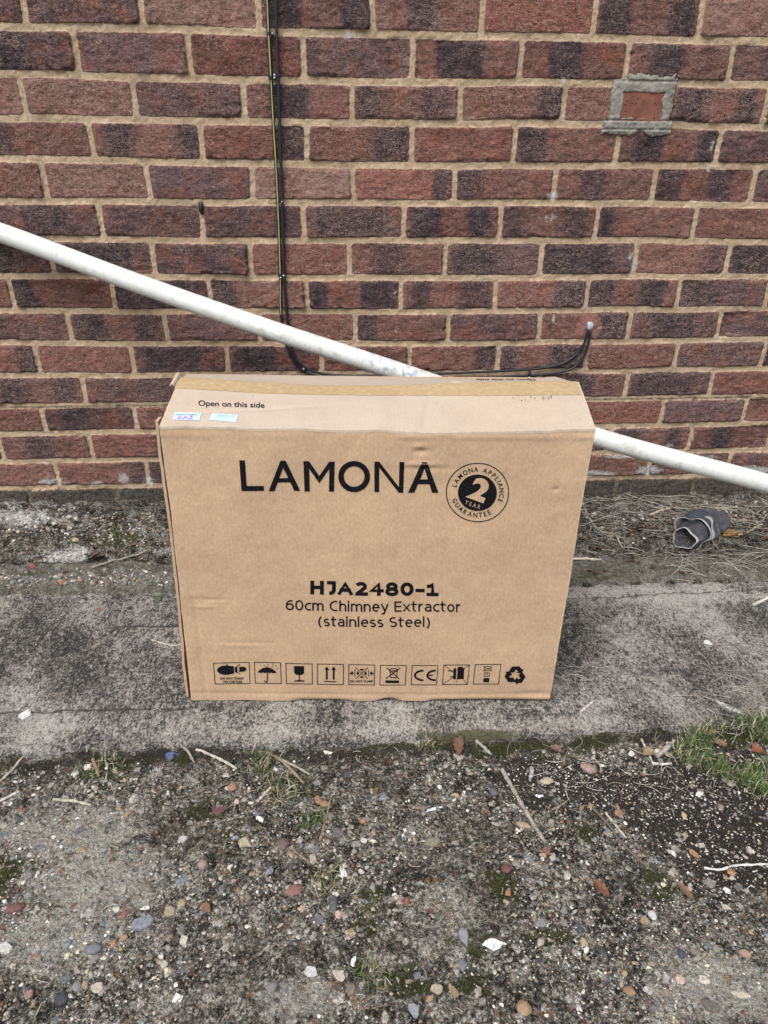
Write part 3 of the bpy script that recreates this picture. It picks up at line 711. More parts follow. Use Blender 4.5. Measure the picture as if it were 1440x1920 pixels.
for px, py, rx, ry, a in ((385,1130,.035,.004,.6),(372,1200,.004,.06,.45),(390,1206,.05,.0025,.5),(430,1290,.03,.006,.4),(790,838,.010,.004,.5),(1080,975,.004,.02,.5),(1000,1215,.02,.004,.4),(640,1150,.01,.01,.0)):
    q = uv(px, py); ewear = np.maximum(ewear, a*np.exp(-((Up_-q[0])/rx)**2-((Vp_-q[1])/ry)**2))
for px, py, rx, ry, a in ((325,835,.006,.016,.62),(330,848,.003,.006,.75),(570,1302,.02,.004,.55),(675,1311,.02,.005,.55),(900,1290,.02,.012,.5),(960,1288,.02,.012,.5),(1010,1298,.02,.006,.55),(786,826,.003,.004,.7),(1045,917,.003,.003,.9),(845,1300,.002,.002,.9)):
    q = uv(px, py); dirt = np.maximum(dirt, a*np.exp(-((Up_-q[0])/rx)**2-((Vp_-q[1])/ry)**2))
front = bpar(sheet("front_panel", Pf, .0045, Nd, M_CARD, box, True, dict(edgewear=ewear, dirt=dirt)))
front['label'] = "printed front face of the carton"
DEPTH = .29
# rest of the carton body
def quad_sheet(name, a, b, c, d, thick, nrm, n=24, amp=.002, seed=0, mat=M_CARD):
    s = np.linspace(0, 1, n)[None, :, None]; t = np.linspace(0, 1, n)[:, None, None]
    P = (1-t)*((1-s)*a+s*b) + t*((1-s)*d+s*c)
    P = P + np.asarray(nrm)*(((fbm(s[..., 0]*3+0*t[..., 0], t[..., 0]*3+0*s[..., 0], 3, seed)-.5)*2*amp))[..., None]
    return bpar(sheet(name, P, thick, nrm, mat, box))
FTL = Pf[-1, 0]; FTR = Pf[-1, -1]; FBL = Pf[0, 0]; FBR = Pf[0, -1]
back_h = .536
quad_sheet("side_panel", FBR+Bk*.006-Ud*.001, FBR+Bk*DEPTH-Ud*.002, FTR+Bk*DEPTH-Ud*.004+np.array([0, 0, back_h-FTR[2]]), FTR+Bk*.006-Ud*.002, .0045, Ud, seed=3)
quad_sheet("back_panel", FBR+Bk*(DEPTH+.001)-Ud*.006, FBL+Bk*(DEPTH+.001)+Ud*.006, FTL+Bk*(DEPTH+.001)+Ud*.006+np.array([0, 0, back_h-FTL[2]]), FTR+Bk*(DEPTH+.001)-Ud*.006+np.array([0, 0, back_h-FTR[2]]), .0045, Bk, seed=4)
quad_sheet("bottom_panel", FBL+Bk*.008+Ud*.008+np.array([0, 0, .004]), FBR+Bk*.008-Ud*.008+np.array([0, 0, .004]), FBR+Bk*(DEPTH-.008)-Ud*.008+np.array([0, 0, .004]), FBL+Bk*(DEPTH-.008)+Ud*.008+np.array([0, 0, .004]), .003, (0, 0, -1), seed=5, amp=.0003)
# left side: the end flap springs outwards from the front face, leaving a dark slot
SL = [(352,1309), (346,1250), (337,1150), (329,1075), (320,990), (311,930), (303,870), (297,820), (293,790)]
ns = 60; ps = []
ctrl = np.array([plane_pt(a, b, .010) for a, b in SL])
zz = np.linspace(.004, ctrl[-1, 2], ns)
xin = np.array([np.interp(z, ctrl[:, 2], (ctrl-BL) @ Ud) for z in zz]) + (fbm(zz*22, zz*0, 3, 111)-.5)*.003
Ps = np.zeros((ns, 30, 3))
for i, z in enumerate(zz):
    for j, t in enumerate(np.linspace(0, 1, 30)):
        u_end = ((FBL-BL) @ Ud)*(1-i/ns) + ((FTL-BL) @ Ud)*(i/ns)
        u_ = (xin[i]-.003)*(1-sstep(0, .5, t)) + (u_end+.001)*sstep(0, .5, t)
        Pq = BL + Ud*u_ + Bk*(.010+(DEPTH-.012)*t); Pq[2] = min(z, .53) if t > .1 else z
        Ps[i, j] = Pq
o = bpar(sheet("side_panel", Ps[:, ::-1], .0045, -Ud, M_CARD, box)); o['label'] = "left end panel springing away from the front face"
quad_sheet("inner_flap", FBL+Ud*.009+Bk*.012, FBL+Ud*.009+Bk*(DEPTH-.01), FTL+Ud*.012+Bk*(DEPTH-.01)-np.array([0, 0, .03]), FTL+Ud*.012+Bk*.012-np.array([0, 0, .03]), .003, -Ud, seed=6, amp=.001)
# top flaps
RIDGE = [(337,708),(400,712),(480,717),(560,722),(640,724),(720,723),(800,721),(870,719),(960,717),(1040,716),(1085,716)]
REAR = [(353,701),(450,702),(560,704),(700,706),(800,708),(900,709),(1000,709),(1040,706),(1052,709)]
TAPEL = [(319,727),(400,732),(500,738),(600,741),(720,742),(850,742),(960,742),(1093,741)]
RD = .145
rp = np.array([plane_pt(a, b, RD) for a, b in RIDGE]); ru = (rp-BL) @ Ud
qp = np.array([plane_pt(a, b, DEPTH) for a, b in REAR]); qu = (qp-BL) @ Ud
fu = (Pf[-1]-BL) @ Ud
nt_ = 40
Pt = np.zeros((nt_, nu, 3)); Pr = np.zeros((nt_, nu, 3))
for j, s in enumerate(su):
    A = Pf[-1, j] + Nd*.0004 + np.array([0, 0, .0005])
    ur = ru[0] + s*(ru[-1]-ru[0]); zr = np.interp(ur, ru, rp[:, 2])
    B = BL + Ud*ur + Bk*RD; B[2] = zr
    uq = qu[0] + s*(qu[-1]-qu[0]); zq = np.interp(uq, qu, qp[:, 2])
    Cq = BL + Ud*uq + Bk*DEPTH; Cq[2] = zq
    for i, t in enumerate(np.linspace(0, 1, nt_)):
        Pt[i, j] = A + (B-A)*t; Pr[i, j] = B + (Cq-B)*t
        Pr[i, j, 2] -= .0035*(1-t)
uu = (Pt-BL) @ Ud; dd = (Pt-BL) @ Bk
tt = np.linspace(0, 1, nt_)[:, None]
Pt[..., 2] += np.sin(tt*math.pi)*((fbm(uu*7, dd*7, 3, 121)-.5)*.006 + .001) + np.sin(tt*math.pi)*(fbm(uu*30, dd*30, 3, 122)-.5)*.0015
q = plane_pt(790, 780, .05); qu0 = (q-BL) @ Ud
Pt[..., 2] += -.0022*np.exp(-((uu-qu0-.02*tt)/.004)**2)*np.sin(tt*math.pi)
Pt[..., 2] += -.0016*np.exp(-((dd-.030-.18*(uu-.03))/.004)**2)*sstep(.32, .2, uu)*np.sin(tt*math.pi)
Pr[..., 2] += np.sin(tt*math.pi)*(fbm(uu*7+5, dd*7, 3, 123)-.5)*.004
ewt = np.clip(1-np.minimum(np.minimum(SS[:nt_]*BW, (1-SS[:nt_])*BW), np.linspace(0, 1, nt_)[:, None]*.15)/.006, 0, 1)*.75
dit = np.zeros((nt_, nu))
for px, py, rx, ry, a in ((560,782,.012,.02,.5),(660,760,.05,.03,.45),(595,762,.004,.05,.6),(790,770,.002,.06,.6),(760,765,.02,.03,.4),(1000,765,.06,.03,.42),(850,750,.05,.01,.4)):
    q = plane_pt(px, py, .07); dit = np.maximum(dit, a*np.exp(-((uu-((q-BL) @ Ud))/rx)**2-((dd-.07)/ry)**2))
o = bpar(sheet("top_flap", Pt, .004, (0, 0, 1), M_DUSTY_SKYLIT, box, True, dict(edgewear=ewt, dirt=dit))); o['label'] = "front top flap with two stickers"
ft = o
o = bpar(sheet("top_flap", Pr, .004, (0, 0, 1), M_DUSTY_SKYLIT, box)); o['label'] = "rear top flap beyond the tape"
rf = o
# tape over the ridge edge
tp = np.array([plane_pt(a, b, RD-.03) for a, b in TAPEL]); tu = (tp-BL) @ Ud
def flap_z(P_grid, u, t):
    i = np.clip(t, 0, 1)*(nt_-1); i0 = int(min(i, nt_-2)); f = i-i0
    col = P_grid[i0]*(1-f) + P_grid[i0+1]*f
    cu = (col-BL) @ Ud
    return np.array([np.interp(u, cu, col[:, c]) for c in range(3)])
def proj(P):
    d = np.asarray(P)-CAM; w_ = d @ FW; return 720+FPX*(d @ RT)/w_, 960-FPX*(d @ UP)/w_
tl = []
for j in range(0, nu, 2):
    colp = Pt[:, j]; pv = [proj(p) for p in colp]
    yt = np.interp([p[0] for p in pv][-1], [a for a, b in TAPEL], [b for a, b in TAPEL])
    ys_ = np.array([p[1] for p in pv])[::-1]
    t0 = np.interp(yt, ys_, np.linspace(1, 0, nt_))
    colt = []
    for t in np.linspace(t0, 1.0, 10):
        f = t*(nt_-1); i0 = int(min(f, nt_-2)); fr_ = f-i0
        colt.append(colp[i0]*(1-fr_)+colp[i0+1]*fr_ + np.array([0, 0, .0011]))
    colt.append(colt[-1] + Bk*.0018 + np.array([0, 0, -.0006]))
    tl.append(colt)
tl = np.array(tl).transpose(1, 0, 2)
o = bpar(sheet("packing_tape", tl, .0008, (0, 0, 1), M_TAPE, box))
# torn curl of card on the rear flap, crushed corner at the left end of the ridge
a_, b_, c_ = plane_pt(838, 714, RD+.02), plane_pt(880, 722, RD+.006), plane_pt(850, 722, RD+.004)
n8 = 8; P = np.zeros((n8, n8, 3))
for i in range(n8):
    for j in range(n8):
        t, s = i/(n8-1), j/(n8-1)
        P[i, j] = (1-t)*((1-s)*c_+s*b_) + t*a_ + np.array([0, 0, .003*t*(1-t)*4])
bpar(sheet("torn_tab", P, .001, (0, 0, 1), M_DUSTY_SKYLIT, box))
pl = [plane_pt(318, 727, RD-.03), plane_pt(327, 727, RD-.028), plane_pt(338, 706, RD), plane_pt(330, 705, RD)]
P = np.zeros((n8, n8, 3))
for i in range(n8):
    for j in range(n8):
        t, s = i/(n8-1), j/(n8-1)
        P[i, j] = (1-t)*((1-s)*pl[0]+s*pl[1]) + t*((1-s)*pl[3]+s*pl[2]) + np.array([0, 0, .0035+.003*math.sin(s*3)])
bpar(sheet("crushed_corner", P, .002, (0, 0, 1), M_DUSTY_SKYLIT, box))

# ------------------------------------------------------------------ printing
_dg = None
def text_geo(s, bold=0.0, space=1.0):
    cu = bpy.data.curves.new("t", 'FONT'); cu.body = s; cu.size = 1.0; cu.offset = bold; cu.space_character = space; cu.resolution_u = 6
    o = bpy.data.objects.new("t", cu); COL.objects.link(o)
    bpy.context.view_layer.update()
    dg = bpy.context.evaluated_depsgraph_get()
    me = bpy.data.meshes.new_from_object(o.evaluated_get(dg))
    co = np.array([v.co[:2] for v in me.vertices]); fs = [tuple(p.vertices) for p in me.polygons]
    bpy.data.objects.remove(o); bpy.data.curves.remove(cu); bpy.data.meshes.remove(me)
    return co, fs
class Decal:
    """flat ink shapes in photograph-pixel measurements of the printed face, laid on that face"""
    def __init__(s): s.v = []; s.f = []
    def add(s, co, fs):
        o = len(s.v); s.v += [tuple(c) for c in co]; s.f += [tuple(i+o for i in q) for q in fs]
    def poly(s, pts): s.add(pts, [tuple(range(len(pts)))])
    def line(s, a, b, w_):
        a = np.array(a, float); b = np.array(b, float); d = b-a; n = np.array([-d[1], d[0]])/np.linalg.norm(d)*w_/2
        s.poly([a+n, b+n, b-n, a-n])
    def frame(s, pts, w_):
        c = np.mean(pts, axis=0); ins = [np.array(p)+(c-np.array(p))/np.abs(c-np.array(p))*w_ for p in pts]
        n = len(pts); s.add(list(pts)+ins, [(i, (i+1) % n, n+(i+1) % n, n+i) for i in range(n)])
    def ring(s, c, ro, ri, n=64, a0=0, a1=360, inner_c=None):
        full = abs(a1-a0) >= 360; m = n+1 if not full else n
        th = np.radians(np.linspace(a0, a1, m, endpoint=not full))
        ro = np.broadcast_to(ro, (2,)); ri = np.broadcast_to(ri, (2,))
        A = [(c[0]+ro[0]*math.cos(t), c[1]-ro[1]*math.sin(t)) for t in th]; B = [(c[0]+ri[0]*math.cos(t), c[1]-ri[1]*math.sin(t)) for t in th]
        s.add(A+B, [(i, (i+1) % m, m+(i+1) % m, m+i) for i in range(m if full else m-1)])
    def disc(s, c, r, n=48, a0=0, a1=360):
        r = np.broadcast_to(r, (2,)); th = np.radians(np.linspace(a0, a1, n, endpoint=abs(a1-a0) < 360))
        s.poly([(c[0]+r[0]*math.cos(t), c[1]-r[1]*math.sin(t)) for t in th])
    def text(s, body, x0, x1, ybase, cap, bold=0.0, slope=0.0, space=1.0):
        co, fs = text_geo(body, bold, space); w_ = co[:, 0].max()-co[:, 0].min()
        x = x0+(co[:, 0]-co[:, 0].min())/w_*(x1-x0); y = ybase - co[:, 1]/.729*cap + slope*(x-x0)
        s.add(np.stack([x, y], 1), fs)
    def glyph(s, ch, P, ang, wx, cap, bold=0.0):
        co, fs = text_geo(ch, bold); cx_ = (co[:, 0].max()+co[:, 0].min())/2
        x = (co[:, 0]-cx_)*wx; y = -co[:, 1]/.729*cap
        ca, sa = math.cos(ang), math.sin(ang)
        s.add(np.stack([P[0]+x*ca-y*sa, P[1]+x*sa+y*ca], 1), fs)
    def build(s, name, mat, parent, place):
        bm = bmesh.new(); vs = [bm.verts.new((v[0], v[1], 0)) for v in s.v]
        for q in s.f:
            try: bm.faces.new([vs[i] for i in q])
            except ValueError: pass
        bm.normal_update(); bmesh.ops.triangulate(bm, faces=bm.faces[:])
        for _ in range(3):
            es = [e for e in bm.edges if e.calc_length() > 9]
            if not es: break
            bmesh.ops.subdivide_edges(bm, edges=es, cuts=1); bmesh.ops.triangulate(bm, faces=[f for f in bm.faces if len(f.verts) > 3])
        for v in bm.verts: v.co = Vector(place(v.co.x, v.co.y))
        bm.normal_update()
        me = bpy.data.meshes.new(name); bm.to_mesh(me); bm.free()
        o = link(name, me, mat, parent); o.matrix_parent_inverse = parent.matrix_world.inverted() if parent is not box else Matrix.Identity(4)
        return o
# wide sans lettering drawn stroke by stroke (centre lines in cap-height units)
def _arc(cx, cy, rx, ry, a0, a1, n=18):
    return [(cx+rx*math.cos(math.radians(a)), cy+ry*math.sin(math.radians(a))) for a in np.linspace(a0, a1, n)]
XH = .73
GL = {
 'H': (.62, [[(0,0),(0,1)], [(.62,0),(.62,1)], [(0,.52),(.62,.52)]]),
 'J': (.40, [[(.08,1),(.40,1),(.40,.30)]+_arc(.14,.28,.26,.28,0,-100,10)[1:]]),
 'A': (.72, [[(0,0),(.36,1),(.72,0)], [(.13,.33),(.59,.33)]]),
 '2': (.58, [[(.02,.84)]+_arc(.27,.72,.27,.28,135,-35,14)+[(.04,.02),(.04,0),(.60,0)]]),
 '4': (.64, [[(.47,0),(.47,1),(0,.33),(.66,.33)]]),
 '8': (.60, [_arc(.30,.75,.25,.25,0,360,28), _arc(.30,.25,.30,.27,0,360,28)]),
 '0': (.60, [_arc(.30,.5,.30,.5,0,360,36)]),
 '-': (.34, [[(0,.38),(.34,.38)]]),
 '1': (.50, [[(.02,.80),(.16,.83),(.26,1),(.26,0)], [(0,0),(.52,0)]]),
 '6': (.60, [[(.55,.97)]+_arc(.42,.5,.42,.49,80,180,14), _arc(.30,.32,.30,.32,0,360,30)]),
 'C': (.62, [_arc(.46,.5,.46,.5,68,292,30)]),
 'E': (.52, [[(.52,1),(0,1),(0,0),(.52,0)], [(0,.52),(.48,.52)]]),
 'S': (.56, [_arc(.28,.74,.27,.26,45,235,18)+[(.28,.50)]+_arc(.28,.255,.28,.255,60,-145,20)]),
 '(': (.22, [_arc(.38,.40,.38,.68,118,242,18)]), ')': (.22, [_arc(-.16,.40,.38,.68,62,-62,18)]),
 'c': (.42, [_arc(.35,XH/2,.35,XH/2,62,298,24)]),
 'm': (.90, [[(0,0),(0,XH)], [(0,.48)]+_arc(.22,.48,.23,XH-.48,150,0,12)+[(.45,0)], [(.45,.48)]+_arc(.67,.48,.23,XH-.48,150,0,12)+[(.90,0)]]),
 'h': (.50, [[(0,0),(0,1.06)], [(0,.44)]+_arc(.25,.45,.25,XH-.45,150,0,12)+[(.50,0)]]),
 'n': (.50, [[(0,0),(0,XH)], [(0,.44)]+_arc(.25,.45,.25,XH-.45,150,0,12)+[(.50,0)]]),
 'i': (.02, [[(0,0),(0,XH)], [(0,.95),(0,1.06)]]), 'l': (.02, [[(0,0),(0,1.06)]]),
 'e': (.54, [[(0,.39),(.54,.39)]+_arc(.28,XH/2,.27,XH/2,5,310,26)]),
 'y': (.54, [[(0,XH),(.29,.02)], [(.54,XH),(.20,-.30),(.06,-.30)]]),
 'x': (.52, [[(0,0),(.52,XH)], [(0,XH),(.52,0)]]),
 't': (.34, [[(.10,1.0),(.10,.20)]+_arc(.28,.18,.18,.18,180,280,10), [(-.04,XH),(.34,XH)]]),
 'r': (.32, [[(0,0),(0,XH)], [(0,.42)]+_arc(.28,.40,.28,XH-.40,165,80,8)]),
 'a': (.48, [_arc(.23,.52,.24,XH-.52,150,0,12)+[(.47,0)], [(.47,.43),(.25,.42)]+_arc(.22,.21,.22,.21,90,270,14)+[(.32,.02),(.47,.15)]]),
 'o': (.54, [_arc(.27,XH/2,.27,XH/2,0,360,30)]),
 's': (.42, [_arc(.21,.545,.20,.185,40,235,14)+[(.22,.365)]+_arc(.21,.185,.21,.185,60,-145,14)]),
}
def strip(pts, w_, ext=False):
    p = np.array(pts, float); keep = [0]+[i for i in range(1, len(p)) if np.linalg.norm(p[i]-p[i-1]) > 1e-4]; p = p[keep]
    closed = np.linalg.norm(p[0]-p[-1]) < 1e-3
    if ext and not closed:
        for i0, i1 in ((0, 1), (-1, -2)):
            v_ = p[i0]-p[i1]; l_ = np.linalg.norm(v_)
            if l_ > .09: p[i0] = p[i0]+v_/l_*w_/2
    d_ = np.diff(p, axis=0); d_ /= np.linalg.norm(d_, axis=1)[:, None]; nn = np.stack([-d_[:, 1], d_[:, 0]], 1)
    A = np.concatenate([nn[:1], nn]); B = np.concatenate([nn, nn[-1:]])
    if closed: A[0] = nn[-1]; B[-1] = nn[0]
    mt = A+B; ml = np.sum(mt*mt, 1); k_ = np.minimum(2/np.maximum(ml, .45), 2.0); off_ = mt*k_[:, None]*w_/2
    n = len(p); return list(p+off_)+list(p-off_), [(i, i+1, n+i+1, n+i) for i in range(n-1)]
def stroke_text(d, body, x0, x1, ybase, cap, w_, slope, sp):
    x = 0; V = []; F = []
    for ch in body:
        if ch == ' ': x += .42; continue
        wd, ls = GL[ch]
        for l in ls:
            q = [(x+w_/2+a, w_/2+b*(1-w_)) for a, b in l]
            v, f = strip(q, w_, True); o = len(V)
            bmin = min(b for l2 in ls for a, b in l2); bmax = max(b for l2 in ls for a, b in l2)
            if ch not in '()y': v = [(t[0], min(max(t[1], bmin*(1-w_)), w_+bmax*(1-w_))) for t in v]
            V += [tuple(t) for t in v]; F += [tuple(i+o for i in t) for t in f]
        x += wd+w_+sp
    V = np.array(V); lo, hi = V[:, 0].min(), V[:, 0].max()
    X_ = x0+(V[:, 0]-lo)/(hi-lo)*(x1-x0); d.add(np.stack([X_, ybase-V[:, 1]*cap+slope*(X_-x0)], 1), F)
bpy.context.view_layer.update()
def on_front(off=.0008):
    def f(px, py):
        q = uv(px, py); d = float(bulge(np.array([q[0]]), np.array([q[1]]))[0])
        P = BL + Ud*q[0] + Nd*(d+off); P[2] = q[1]; return P
    return f
PF = on_front()
d = Decal()
d.poly([(449,862),(459.5,862),(463,909.5),(495,909.8),(495.5,919),(453.5,919)])
for ap, bl, br, yt, yb, cb in (((526,535.5),(504,515),(552,563),863,920,(896,904)), ((791,800.5),(765,776.5),(810,822),865.5,923,(898,907))):
    d.poly([(ap[0],yt),(ap[0]+4.6,yt),(ap[0]+5.0,yt+13),(bl[1],yb),(bl[0],yb)])
    d.poly([(ap[0]+4.6,yt),(ap[1],yt),(br[1],yb),(br[0],yb),(ap[0]+5.0,yt+13)])
    f0 = (cb[0]-yt)/(yb-yt); f1 = (cb[1]-yt)/(yb-yt)
    l0 = ap[0]+4.8+(bl[1]-ap[0]-4.8)*f0; l1 = ap[0]+4.8+(bl[1]-ap[0]-4.8)*f1; r0 = ap[0]+4.8+(br[0]-ap[0]-4.8)*f0; r1 = ap[0]+4.8+(br[0]-ap[0]-4.8)*f1
    d.poly([(l0-2,cb[0]),(r0+2,cb[0]),(r1+2,cb[1]),(l1-2,cb[1])])
d.poly([(569,864),(579.5,864.3),(580.7,921),(571,921)])
d.poly([(617.5,865),(627.5,865),(626.3,921.5),(616.8,921.5)])
d.poly([(570,864),(579.5,864.3),(598.5,892),(598.5,906)]); d.poly([(598.5,892),(617.5,865),(627,865),(598.5,906)])
d.ring((664,893), (29.7,29.3), (19.3,19.2), 72)
d.poly([(702,864.8),(711,865),(710.8,922),(702,922)]); d.poly([(749,865.3),(758,865.3),(756,923),(747.5,923)])
d.poly([(702.3,864.8),(711,865),(756,923),(747.5,923)])
o = d.build("brand_lettering", M_INK, front, PF)
# round guarantee badge
bx = lambda x, y: (820+x/9.6, 850+y/9.6)
cc = bx(720, 694)
d = Decal(); d.ring(cc, (59.2, 55.4), (57.5, 53.7), 110)
d.disc(bx(718, 700), (36.4, 34.0), 90)
def arc(word, a0, a1, rad, up, cap=9.2, wx=11.5):
    n = len(word)
    wid = {'I': .45, ' ': .7, 'L': .85, 'E': .9, 'P': .95, 'M': 1.25, 'O': 1.2, 'N': 1.1, 'A': 1.1, 'C': 1.1, 'G': 1.2, 'U': 1.05, 'R': 1.0, 'T': .95}
    ww = np.array([wid.get(c, 1) for c in word]); pos = (np.cumsum(ww)-ww/2)/ww.sum()
    for c, p in zip(word, pos):
        if c == ' ': continue
        a = math.radians(a0+(a1-a0)*p)
        P = (cc[0]+rad*math.cos(a), cc[1]-rad*.94*math.sin(a))
        rot = (math.pi/2-a) if up else (-math.pi/2-a)
        d.glyph(c, P, rot, wx, cap, .012)
arc("LAMONA APPLIANCE", 167, -26, 41.0, True)
arc("GUARANTEE", 194, 304, 49.8, False)
d.build("guarantee_badge", M_INK, front, PF)
d = Decal()
two = [(690,448),(725,439),(760,436),(798,438),(830,446),(866,466),(892,492),(912,525),(922,560),(921,592),(912,625),(896,654),(872,680),(840,703),(800,727),(760,752),(865,795),(822,888),(500,770),(570,742),(640,712),(690,686),(730,658),(760,630),(776,606),(781,585),(778,564),(765,545),(745,534),(720,530),(695,533),(660,543),(628,558),(655,500)]
co = [bx(*p) for p in two]
bmq = bmesh.new(); vv = [bmq.verts.new((a, b, 0)) for a, b in co]; fq = bmq.faces.new(vv); bmq.normal_update()
tri = bmesh.ops.triangulate(bmq, faces=[fq])
bmq.verts.index_update()
d.add(co, [tuple(v.index for v in f.verts) for f in bmq.faces]); bmq.free()
for ch, (x, y) in zip("YEAR", ((515,905),(585,935),(655,960),(735,985))):
    d.glyph(ch, bx(x, y), math.radians(18), 9.6, 8.2, .0)
d.build("badge_figure", M_CARD, front, on_front(.0013))
d = Decal(); stroke_text(d, "HJA2480-1", 582, 822, 1112.5, 25.5, .25, .016, .12); d.build("model_lettering", M_INK, front, PF)
d = Decal(); stroke_text(d, "60cm Chimney Extractor", 536, 863, 1142.5, 19.5, .142, .011, .13); stroke_text(d, "(stainless Steel)", 597, 806, 1172, 19.0, .142, .010, .13)
d.build("description_lettering", M_INK, front, PF)
# handling symbols
k1 = lambda x, y: (380+x*.2361, 1220+y*.2361)
k2 = lambda x, y: (700+x*.2361, 1220+y*.2361)
def sym(build, fn, corners):
    d = Decal(); pts = [fn(*c) for c in corners]
    if corners: d.frame(pts, 1.25)
    build(d, fn); return d.build("handling_symbol", M_INK, front, PF)
def P_(d, fn, pts): d.poly([fn(*p) for p in pts])
def L_(d, fn, a, b, w_=5): d.line(fn(*a), fn(*b), w_*.2361)
def shoe(d, f):
    th = np.linspace(math.pi/2, 3*math.pi/2, 16)
    P_(d, f, [(248,125)]+[(185+72*math.cos(t), 157-38*math.sin(t)) for t in th]+[(248,184)])
    P_(d, f, [(255,132),(275,126),(275,180),(255,172)])
    P_(d, f, [(289,128)]+[(318+28*math.cos(t), 148-20*math.sin(t)) for t in np.linspace(math.pi/2, -math.pi/2, 10)]+[(289,172)])
    L_(d, f, (272,128), (294,107)); L_(d, f, (272,170), (298,190)); L_(d, f, (185,118), (200,112)); L_(d, f, (205,195), (216,183))
    for s, x0, x1, y in (("DO NOT STAND", 140, 326, 231), ("ON CARTON", 163, 310, 257)):
        a, b = f(x0, y), f(x1, y-1); d.text(s, a[0], b[0], a[1], 4.3, .03)
sym(shoe, k1, [(82,99),(371,90),(378,264),(95,270)])
def umbrella(d, f):
    P_(d, f, [(433,178),(448,155),(475,138),(508,130),(508,125),(516,125),(516,130),(548,140),(575,158),(592,180),(575,173),(560,180),(545,172),(530,178),(512,171),(495,179),(478,172),(462,179),(448,172)])
    P_(d, f, [(509,175),(517,175),(517,240),(509,240)])
    c = f(502, 237); d.ring(c, 3.6, 1.8, 20, 180, 360)
    for x, y in ((491,119),(520,110),(556,105),(580,117),(553,125),(594,140)): L_(d, f, (x-4, y-3), (x+5, y+3), 6)
sym(umbrella, k1, [(407,90),(621,90),(627,261),(415,261)])
def glass(d, f):
    P_(d, f, [(726,115),(806,115),(807,165),(800,180),(785,187),(750,187),(733,180),(727,165)])
    P_(d, f, [(764,187),(771,187),(772,230),(764,230)]); P_(d, f, [(728,233),(765,227),(809,231),(809,240),(728,241)])
sym(glass, k1, [(659,92),(872,94),(874,262),(662,261)])
def arrows(d, f):
    for x in (986, 1041): P_(d, f, [(x-20,145),(x,116),(x+20,145)]); P_(d, f, [(x-7,145),(x+7,145),(x+7,224),(x-7,224)])
    P_(d, f, [(967,234),(1063,236),(1063,244),(967,242)])
sym(arrows, k1, [(908,95),(1121,98),(1119,265),(909,263)])
def clamp(d, f):
    for s in (1, -1):
        X0 = 1263
        P_(d, f, [(X0-s*94,165),(X0-s*80,165),(X0-s*80,150),(X0-s*64,171),(X0-s*80,192),(X0-s*80,178),(X0-s*94,178)])
        L_(d, f, (X0-s*55,142), (X0-s*55,198)); P_(d, f, [(X0-s*38,152),(X0-s*16,171),(X0-s*38,190)])
        L_(d, f, (X0-s*50,124), (X0+s*48,217), 5)
    P_(d, f, [(1244,136),(1282,136),(1263,156)]); P_(d, f, [(1244,208),(1282,208),(1263,190)])
    a, b = f(1170, 244), f(1353, 246); d.text("DO NOT CLAMP", a[0], b[0], a[1], 4.1, .03)
sym(clamp, k1, [(1158,100),(1370,102),(1365,268),(1157,265)])
def bin_(d, f):
    L_(d, f, (105,126), (205,214), 7); L_(d, f, (213,127), (98,213), 7)
    c = f(160, 138); d.ring(c, (7.6, 2.4), (6.2, 1.2), 24)
    L_(d, f, (130,143), (137,203), 6); L_(d, f, (191,143), (184,203), 6); L_(d, f, (135,203), (186,204), 6); L_(d, f, (128,155), (193,155), 5)
    d.disc(f(178, 207), 1.3, 12); P_(d, f, [(96,226),(203,228),(203,249),(97,248)])
sym(bin_, k2, [(54,104),(264,107),(255,267),(49,267)])
def ce(d, f):
    d.ring(f(395, 188), (17.2, 10.8), (13.4, 7.2), 40, 88, 272); 
    d.ring(f(493, 188), (17.2, 10.8), (13.4, 7.2), 40, 88, 272); P_(d, f, [(425,182),(472,182),(472,192),(425,192)])
sym(ce, k2, [(305,107),(515,107),(503,266),(297,266)])
def socket(d, f):
    P_(d, f, [(637,131),(658,131),(655,220),(632,220)]); P_(d, f, [(668,122),(702,119),(721,134),(716,218),(663,220)])
    L_(d, f, (590,155), (635,155), 4); L_(d, f, (590,150), (635,150), 3); L_(d, f, (609,203), (634,203), 4); L_(d, f, (609,196), (634,196), 3); L_(d, f, (664,215), (662,248), 4)
    L_(d, f, (558,103), (640,170), 3.5); L_(d, f, (715,222), (745,262), 3.5); L_(d, f, (545,264), (630,205), 3.5); L_(d, f, (718,136), (764,102), 3.5)
sym(socket, k2, [(557,103),(765,102),(747,265),(545,265)])
def stack(d, f):
    L_(d, f, (871,119), (944,152), 4); L_(d, f, (944,121), (868,152), 4); L_(d, f, (880,118), (930,118), 4); L_(d, f, (880,152), (930,152), 4); L_(d, f, (880,118), (880,152), 4); L_(d, f, (932,118), (932,152), 4)
    d.frame([f(880,166), f(924,167), f(921,199), f(877,199)], 1.0); a = f(894, 193); b = f(908, 193); d.text("7", a[0], b[0], a[1], 5, .01)
    P_(d, f, [(874,212),(920,211),(918,246),(871,246)])
sym(stack, k2, [(805,99),(1014,98),(995,264),(791,263)])
